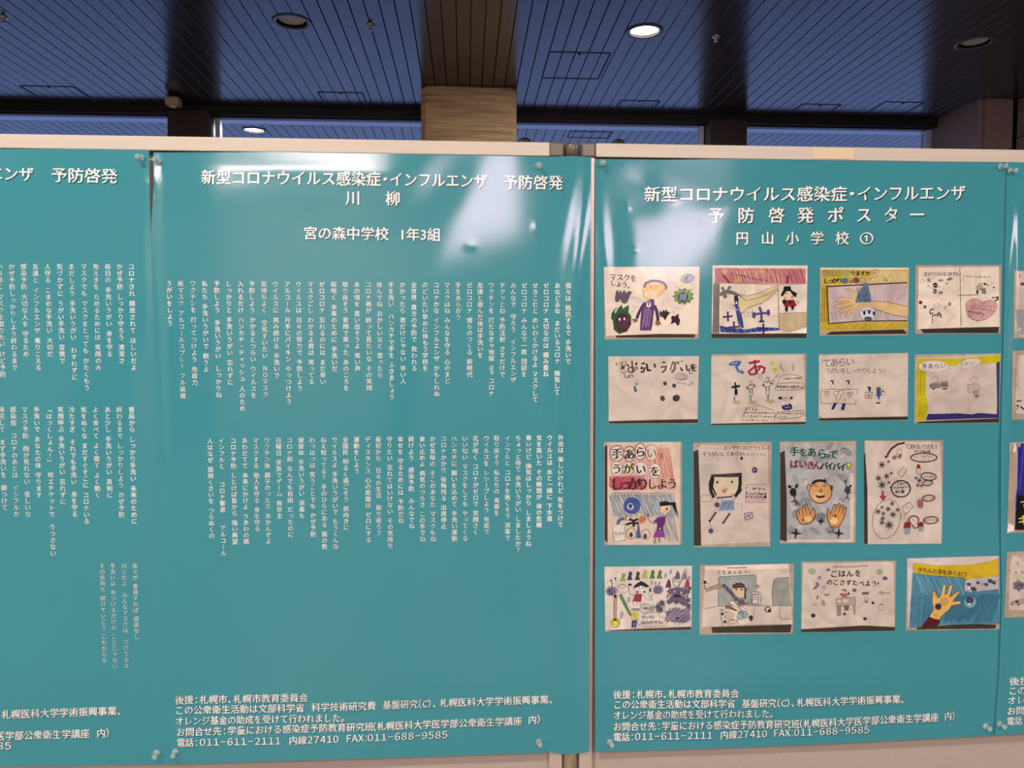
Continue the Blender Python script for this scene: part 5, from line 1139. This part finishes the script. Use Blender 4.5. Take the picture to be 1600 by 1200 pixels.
for cx, cy, s_ in ((812, 370, 1), (480, 615, 1.2), (375, 835, 1.6), (820, 740, 1.6), (1010, 265, 1.1), (1085, 210, 1), (1290, 215, 1.3), (1350, 300, 1), (1130, 320, 1.3)):
    D.ell((146, 158, 158), cx, cy, 13*s_, 34*s_, 12, 10); D.ring((90, 100, 100), 3, cx, cy, 13*s_, 34*s_, 12, 10)
D.line(BK, 3, [(1140, 945), (1140, 985)]); D.line(BK, 3, [(1210, 945), (1210, 985)])
done(D)

# 14 girl at a mirror washing hands
D = drawing(1085, 870, K11, [(76, 118), (1435, 96), (1418, 1105), (72, 1122)], [(150, 135), (1360, 98), (1412, 968), (1000, 966), (106, 1012), (112, 900)], PAP,
            'drawing of a girl in a mirror with a large soapy hand in front', shadow=[(240, 1012), (1400, 975), (1380, 1090), (260, 1095)])
D.poly((226, 208, 184), [(152, 138), (1360, 100), (1360, 170), (760, 180), (155, 185)]); D.line((100, 80, 60), 12, [(470, 160), (620, 158), (755, 155)]); D.hatch((216, 206, 150), 10, 160, 150, 320, 175, 5, 60, 4)
D.text(BK, 'てをあらおう!', 325, 250, 60, 76, .02, -1)
D.poly((152, 156, 148), [(350, 300), (370, 285), (885, 265), (870, 480), (830, 690), (350, 705)]); D.hatch((126, 136, 134), 9, 360, 280, 870, 690, 24, -120, 16); D.hatch((186, 184, 172), 8, 370, 300, 860, 680, 10, -120, 16); D.line(BK, 7, [(345, 710), (345, 320), (375, 285), (860, 262), (888, 280), (880, 420)])
D.poly((150, 148, 136), [(1140, 330), (1200, 310), (1360, 300), (1395, 700), (1135, 705), (1115, 520)]); D.hatch((130, 132, 124), 9, 1145, 320, 1370, 700, 9, -60, 14); D.line(BK, 7, [(1365, 298), (1200, 302), (1140, 335), (1115, 520), (1132, 705)])
D.line(BK, 6, [(140, 748), (350, 712), (830, 700), (1400, 705)]); D.line(BK, 6, [(370, 740), (380, 880), (410, 990)]); D.line(BK, 5, [(860, 715), (850, 880), (800, 960)]); D.line(BK, 7, [(1235, 715), (1220, 830), (1250, 905), (1390, 890)])
D.poly((160, 136, 112), [(140, 460), (380, 380), (420, 400), (400, 430), (160, 500)]); D.line(BK, 5, [(130, 465), (380, 385)]); D.line(BK, 5, [(135, 515), (390, 440), (430, 440)]); D.line((70, 66, 78), 50, [(410, 400), (480, 470), (560, 550), (610, 630)]); D.hatch((150, 150, 160), 5, 430, 420, 600, 620, 5, -60, 8)
D.ell(BK, 150, 365, 22, 24); D.line(BK, 7, [(150, 375), (205, 385), (190, 400)]); D.line((100, 94, 86), 18, [(150, 400), (150, 450)])
D.poly((216, 188, 152), [(555, 450), (730, 440), (735, 530), (690, 590), (620, 580), (570, 530)]); D.poly((56, 46, 42), [(545, 450), (550, 400), (600, 375), (680, 372), (722, 400), (730, 450), (690, 445), (560, 455)]); D.hatch((110, 96, 80), 4, 560, 385, 720, 440, 9, 10, 4); D.ell(BK, 602, 470, 18, 12); D.ell(BK, 682, 468, 18, 12); D.poly((56, 46, 42), [(720, 440), (745, 450), (740, 610), (715, 610)]); D.line((170, 110, 90), 4, [(640, 535), (665, 535)])
D.poly((104, 78, 104), [(610, 600), (650, 620), (700, 600), (750, 690), (640, 690)]); D.line(BK, 8, [(600, 590), (650, 600), (700, 585)]); D.ell(BK, 768, 668, 16, 10)
D.poly((222, 204, 180), [(650, 975), (580, 900), (490, 880), (430, 870), (440, 850), (560, 850), (430, 800), (440, 780), (590, 830), (520, 780), (440, 730), (460, 690), (600, 770), (500, 650), (540, 625), (660, 740), (720, 700), (780, 780), (840, 860), (800, 960)])
for P_ in ([(580, 905), (430, 870), (440, 848), (560, 868)], [(580, 850), (430, 800), (440, 785), (590, 820)], [(615, 780), (450, 740), (440, 705), (470, 690), (620, 770)], [(650, 750), (500, 670), (510, 630), (550, 630), (670, 750)], [(700, 790), (630, 700), (640, 680), (760, 770)]): D.line((70, 50, 44), 7, P_)
D.ell((120, 90, 72), 465, 722, 24, 22); D.line((120, 90, 70), 30, [(480, 720), (605, 775)]); D.ring(BK, 5, 545, 935, 76, 28, 16, -14); D.line(BK, 5, [(600, 900), (650, 975)])
D.ell((136, 152, 152), 670, 820, 48, 66); D.ell((150, 164, 162), 725, 830, 50, 56); D.ell((150, 164, 162), 650, 870, 44, 36); D.ring(BK, 6, 660, 850, 50, 55, 16); D.ring(BK, 5, 725, 830, 46, 54, 16); D.ell((60, 46, 40), 810, 880, 30, 42); D.ell((206, 190, 180), 785, 905, 14)
for cx, cy, s_ in ((402, 762, 12), (402, 820, 20), (438, 935, 20)): D.ell(BK, cx, cy, s_, s_)
D.poly((214, 198, 186), R(815, 510, 955, 695)); D.line(BK, 7, [(815, 520), (830, 505), (940, 508), (958, 540), (945, 695), (815, 695)], True); D.line(BK, 10, [(830, 540), (925, 530), (915, 675), (830, 680)], True); 
for q in range(4): D.line(BK, 6, [(840, 550+q*22), (905, 546+q*22)])
D.poly((160, 140, 132), [(845, 505), (880, 475), (915, 505)]); D.line(BK, 6, [(880, 475), (880, 420), (910, 400), (950, 440)]); D.ring(BK, 5, 905, 432, 14, 12); D.ring((50, 30, 28), 12, 1055, 755, 40, 36, 12); D.ell((60, 30, 34), 1080, 775, 24, 24)
D.hatch((220, 206, 188), 12, 150, 760, 340, 980, 3, 60, 12); D.hatch((176, 152, 126), 12, 920, 220, 1120, 690, 6, 120, 14)
done(D)

# 15 food and a table
D = drawing(1240, 870, K11, [(110, 68), (1476, 52), (1460, 1070), (104, 1088)], [(140, 96), (1440, 72), (1455, 1010), (1000, 985), (600, 1005), (112, 1038), (118, 800)], PAP,
            'drawing of a table surrounded by small foods and round purple dots', shadow=[(104, 1045), (1000, 990), (1460, 1012), (1458, 1066), (104, 1086)])
D.text(BK, 'ごはんを', 525, 285, 110, 116, .04, -3); D.text(BK, 'のこさずたべよう!', 470, 398, 92, 92, .04, 3)
for ch, cx, cy in (('は', 340, 320), ):
    D.text(BK, ch, cx, cy, 60, None, .03)
for cx, cy, rx, ry in ((265, 210, 56, 44), (1238, 216, 44, 40)): D.ell((150, 172, 134), cx, cy, rx, ry, 9, 10, .05); D.ring((80, 120, 80), 5, cx, cy, rx, ry, 9, 10, .05); D.ring((90, 130, 90), 4, cx, cy, rx*.5, ry*.4, 8)
for cx, cy, rx, ry, c_ in ((495, 186, 30, 20, (120, 96, 116)), (1316, 308, 38, 28, (110, 84, 106)), (874, 480, 30, 26, (110, 88, 100)), (280, 845, 34, 32, (72, 48, 72)), (732, 822, 24, 20, (90, 64, 80)), (1026, 892, 27, 24, (72, 48, 70)), (1140, 662, 20, 20, (70, 24, 30))): D.ell(c_, cx, cy, rx, ry, 14)
D.poly((134, 100, 130), [(310, 360), (360, 370), (370, 410), (340, 450), (300, 470), (262, 468), (300, 430), (322, 400)]); D.poly((92, 56, 66), [(330, 545), (352, 570), (350, 600), (325, 610), (335, 580)])
D.ell((180, 168, 150), 436, 436, 20, 22); D.ring(GR, 4, 436, 436, 20, 22); D.poly((110, 110, 110), [(428, 545), (460, 530), (490, 540), (518, 528), (512, 555), (470, 560)]); D.poly((160, 172, 176), [(265, 680), (340, 675), (325, 700), (280, 705)]); D.ell((200, 190, 180), 305, 660, 34, 18); D.line(GR, 4, [(265, 680), (340, 676)]); D.ell((166, 146, 106), 426, 666, 26, 40, 12, -20); D.ring((110, 90, 60), 4, 426, 666, 26, 40, 12, -20)
D.ell((80, 66, 70), 725, 490, 38, 26); D.ell((196, 176, 150), 718, 505, 32, 24); D.ell(BK, 684, 540, 18, 12); D.ell(BK, 790, 528, 14, 18); D.poly((170, 104, 98), [(695, 530), (775, 525), (770, 585), (690, 585)]); D.line((110, 60, 60), 4, [(690, 590), (770, 530)])
D.poly((176, 156, 140), [(605, 605), (885, 575), (890, 690), (620, 708)]); D.line((110, 90, 80), 6, [(605, 605), (885, 575), (890, 690), (620, 708)], True); D.ell((208, 196, 178), 742, 632, 40, 26); D.ell((208, 190, 172), 650, 635, 24, 24); D.poly((150, 128, 118), [(622, 710), (682, 706), (680, 845), (620, 845)]); D.poly((160, 140, 128), [(855, 696), (888, 694), (890, 835), (858, 835)]); D.poly((110, 92, 88), [(722, 705), (798, 700), (790, 770), (735, 775)]); D.line(GR, 4, [(625, 710), (622, 845), (680, 845)])
D.poly((118, 78, 76), [(980, 510), (1080, 500), (1080, 540), (982, 545)]); D.ring(GR, 5, 1048, 605, 22, 30); D.ell((130, 120, 108), 1045, 645, 30, 18); D.ell((166, 146, 122), 1264, 516, 42, 28); D.line((140, 118, 96), 10, [(1300, 518), (1390, 522)]); D.ring(GR, 5, 1264, 730, 36, 50, 14); D.line(GR, 14, [(1245, 685), (1290, 685)])
for cx, cy in ((425, 208), (772, 176), (1115, 180), (612, 432), (232, 540), (482, 806), (1060, 768), (758, 935), (826, 760)): D.ell((176, 166, 106), cx, cy, 9, 14, 8, 30)
D.hatch((178, 160, 144), 14, 130, 640, 620, 1000, 5, 240, 16); D.hatch((176, 158, 142), 14, 900, 460, 1440, 900, 5, 200, 16); D.line((120, 90, 76), 8, [(570, 140), (800, 142), (1080, 122)])
done(D)

# 16 yellow band, blue ground, hand
D = drawing(1405, 860, K11, [(110, 112), (1440, 76), (1445, 1135), (90, 1155)], [(200, 172), (1412, 108), (1445, 1062), (1100, 1058), (600, 1078), (130, 1118)], (74, 128, 146),
            'drawing of an open hand with a spiky germ on blue ground under a yellow band', shadow=[(250, 1110), (700, 1075), (1100, 1056), (1400, 1070), (1380, 1125), (250, 1140)])
D.poly((206, 190, 178), [(115, 116), (1438, 80), (1412, 112), (1300, 160), (1000, 205), (540, 212), (200, 176), (140, 1110), (120, 1115)])
D.hatch((64, 116, 136), 30, 160, 350, 460, 1060, 12, 60, 24); D.hatch((98, 148, 160), 20, 230, 350, 930, 640, 16, -130, 20); D.hatch((58, 110, 130), 40, 640, 620, 1430, 1040, 26, 200, 20); D.hatch((100, 150, 160), 14, 160, 700, 420, 1080, 6, 60, 18)
D.poly((200, 166, 36), [(205, 180), (540, 214), (1000, 205), (1250, 175), (1410, 112), (1420, 365), (1250, 395), (1100, 412), (950, 418), (910, 388), (600, 372), (195, 322)]); D.line(BK, 6, [(195, 322), (600, 372), (910, 386), (948, 415), (1100, 412), (1300, 392), (1425, 365)])
D.poly((180, 172, 172), [(950, 422), (1425, 370), (1430, 560), (1050, 600), (930, 592)]); D.line(BK, 6, [(945, 410), (930, 592), (1080, 598), (1430, 560)]); D.line(BK, 5, [(950, 500), (1200, 480), (1430, 430)])
for cx, cy, r1 in ((1000, 485, 36), (1070, 555, 50), (1130, 465, 30), (1250, 490, 34), (1310, 440, 44), (1360, 465, 36)): D.ell((70, 64, 74), cx, cy, r1, r1*.7, 12, 20, .25)
D.ell((225, 225, 230), 990, 450, 20, 10); D.ell((225, 225, 230), 1005, 545, 14); D.ell((150, 176, 180), 1245, 545, 16, 20)
HND = [(430, 955), (490, 850), (470, 700), (472, 600), (495, 580), (530, 620), (550, 690), (590, 660), (610, 580), (635, 490), (660, 480), (668, 520), (652, 640), (690, 610), (720, 510), (760, 480), (768, 520), (745, 600), (720, 665), (760, 650), (840, 590), (868, 585), (870, 610), (800, 690), (770, 735), (870, 732), (892, 748), (870, 772), (750, 795), (720, 850), (640, 915), (600, 950), (575, 1000), (500, 985)]
D.poly((222, 176, 96), HND); D.line((60, 44, 36), 7, HND, True); D.ell((204, 152, 78), 640, 740, 70, 60); D.ell((204, 152, 78), 520, 940, 40, 24, 12, 20); D.ell((236, 206, 140), 640, 530, 12, 26); D.ell((204, 152, 78), 500, 640, 14, 30)
D.poly((84, 22, 30), [(310, 1118), (340, 1060), (420, 958), (500, 985), (585, 1000), (588, 1030), (550, 1085), (450, 1100)])
def star(c_, cx, cy, r1, r2, n): D.poly(c_, [(cx+(r1 if i % 2 == 0 else r2)*math.cos(i*math.pi/n), cy+(r1 if i % 2 == 0 else r2)*math.sin(i*math.pi/n)) for i in range(2*n)])
D.ell((120, 166, 174), 1020, 740, 84, 84); star((52, 38, 72), 558, 808, 62, 38, 10); star((52, 42, 74), 1012, 712, 78, 42, 11); star((90, 70, 90), 1012, 712, 36, 18, 9); D.poly((220, 232, 236), [(985, 780), (1010, 750), (1025, 782)])
D.text(BK, 'きちんと手をあらおう', 255, 310, 84, 72, .012, 7.2)
done(D)

# ---- slivers of the drawings on the far right poster
def fdraw(frame, sheet, c_, lab): return drawing(1540, 0, 1, frame, sheet, c_, lab, S_FAR, p_far)
D = fdraw([(45, 423), (190, 420), (190, 526), (43.5, 529)], [(48.5, 424), (188, 421), (188, 520), (150, 524), (52, 526), (45, 519), (47, 478)], PAP, 'sliver of a drawing with a dark red stroke')
D.poly((120, 34, 60), R(54, 441.5, 82, 446)); D.poly((150, 150, 152), [(47, 484), (100, 480), (180, 485), (180, 520), (50, 524)]); D.line(GR, .7, [(46, 476), (56, 479), (62, 476), (90, 478)]); D.ell((90, 96, 120), 60, 494, 3, 3, 8); done(D)
D = fdraw([(42, 548), (190, 545), (190, 652), (40.5, 656)], [(50, 555), (188, 550), (188, 645), (45.5, 646.5), (47, 600)], PAP, 'sliver of a drawing with a dark letter at its lower left')
D.line((64, 24, 44), 2.4, [(47.5, 627), (55, 626), (51, 636), (47, 640), (47, 634), (53, 634), (60, 640)]); D.line((64, 24, 44), 2.2, [(64, 626), (62, 641)]); D.text((64, 24, 44), 'んなで', 66, 643, 18, None, .03); done(D)
D = fdraw([(37.5, 691), (190, 688), (190, 828), (33, 833)], [(49, 693), (188, 690), (188, 824), (45.5, 828)], (44, 42, 130), 'sliver of a drawing in deep blue and black with yellow letters')
D.poly((26, 26, 24), [(49.5, 774), (188, 770), (188, 826), (45, 828)]); D.poly((238, 224, 206), R(37.5, 692, 48, 706)); D.poly((236, 220, 200), [(35, 817), (44, 821), (44, 829), (33.5, 832)])
D.text((206, 196, 60), 'て', 53, 795, 17, None, .05); D.text((206, 190, 40), 'を', 74, 795, 17, None, .05); D.text((206, 190, 40), 'キレイに', 50, 820, 19, None, .05); D.hatch((70, 66, 160), 2, 52, 694, 180, 770, 14, 10, 3); done(D)
D = fdraw([(33.5, 862), (190, 858), (190, 960), (28.5, 965)], [(41, 867), (62, 872), (188, 868), (188, 952), (36, 953), (37, 890)], PAP, 'sliver of a drawing with small cars and a purple germ')
D.scrawl(BK, .9, 50, 880, 120, 878, 9, 6); D.scrawl(BK, .9, 48, 894, 110, 895, 8, 5); D.ell((116, 102, 124), 51.5, 915, 9, 8, 12, 0, .15); D.line(BK, 1.2, [(48, 917), (52, 912), (57, 917)]); D.ell((176, 176, 60), 50, 906, 3, 2.2, 8)
D.poly((170, 152, 140), [(39, 940), (60, 935), (100, 934), (100, 942), (39, 944)]); D.line(GR, .7, [(39, 940), (60, 935), (100, 934)]); D.poly(BK, [(45, 940), (48.5, 938), (52, 940), (48, 942)]); D.ell(GR, 41, 944, 2); D.ell(GR, 51, 944, 2.4); D.ell((110, 44, 44), 70, 925, 8, 6); done(D)

# ------------------------------------------------------------------ push pins
PIN_BODY = lathe_me([(.0002, 0), (.0052, .0), (.0060, .0008), (.0056, .0018), (.0030, .0030), (.0024, .0050), (.0026, .0080), (.0036, .0098),
                     (.0042, .0108), (.0042, .0120), (.0032, .0127), (.0002, .0129)], n=28, cap=False, name='pin_head')
PIN_NEEDLE = lathe_me([(.0006, .004), (.0006, -.009), (.0001, -.011)], n=10, name='needle')
def pin(px, py, surf, tx, ty, label):
    """px, py: foot of the pin on the sheet; tx, ty: lean"""
    P, N = surf.map(np.array([px]), np.array([py]))
    o = empty('push_pin', tuple(P[0]), label, 'push pin', 'clear plastic push pins')
    n = Vector((tx, -1, ty)).normalized(); o.scale = (1.15, 1.15, 1.2); o.rotation_mode = 'QUATERNION'; o.rotation_quaternion = n.to_track_quat('Z', 'Y')
    a = new_obj('pin_head', PIN_BODY, M['pin'], o, (0, 0, .0003)); b = new_obj('needle', PIN_NEEDLE, M['chrome'], o)
    return o
pin(221, 247, S_LEFT, -.12, .0, 'clear push pin at the upper right corner of the left poster')
pin(247, 252, S_MID, -.05, .0, 'clear push pin at the upper left corner of the middle poster')
pin(842, 259, S_MID, 0, -.1, 'clear push pin at the upper right of the middle poster beside the glare')
pin(942, 255, S_RIGHT, -.25, -.2, 'clear push pin at the upper left corner of the right poster')
pin(1562, 261, S_RIGHT, .3, .0, 'clear push pin at the top of the right seam, left one of two')
pin(1577, 267, S_FAR, .4, -.1, 'clear push pin at the top of the right seam, right one of two')
pin(245.5, 1176, S_LEFT, .0, -.1, 'clear push pin at the lower right corner of the left poster')
pin(274, 1174, S_MID, .0, -.15, 'clear push pin at the lower left corner of the middle poster')
pin(842, 1159, S_MID, .1, .1, 'clear push pin at the lower right of the middle poster')
pin(953, 1159.5, S_RIGHT, .1, .05, 'clear push pin at the lower left corner of the right poster below the phone line')
pin(1539, 1134.5, S_RIGHT, .1, .05, 'clear push pin at the foot of the right seam, left one of two')
pin(1561, 1131, S_FAR, .2, .0, 'clear push pin at the foot of the right seam, right one of two')

bpy.data.objects.remove(_fo)
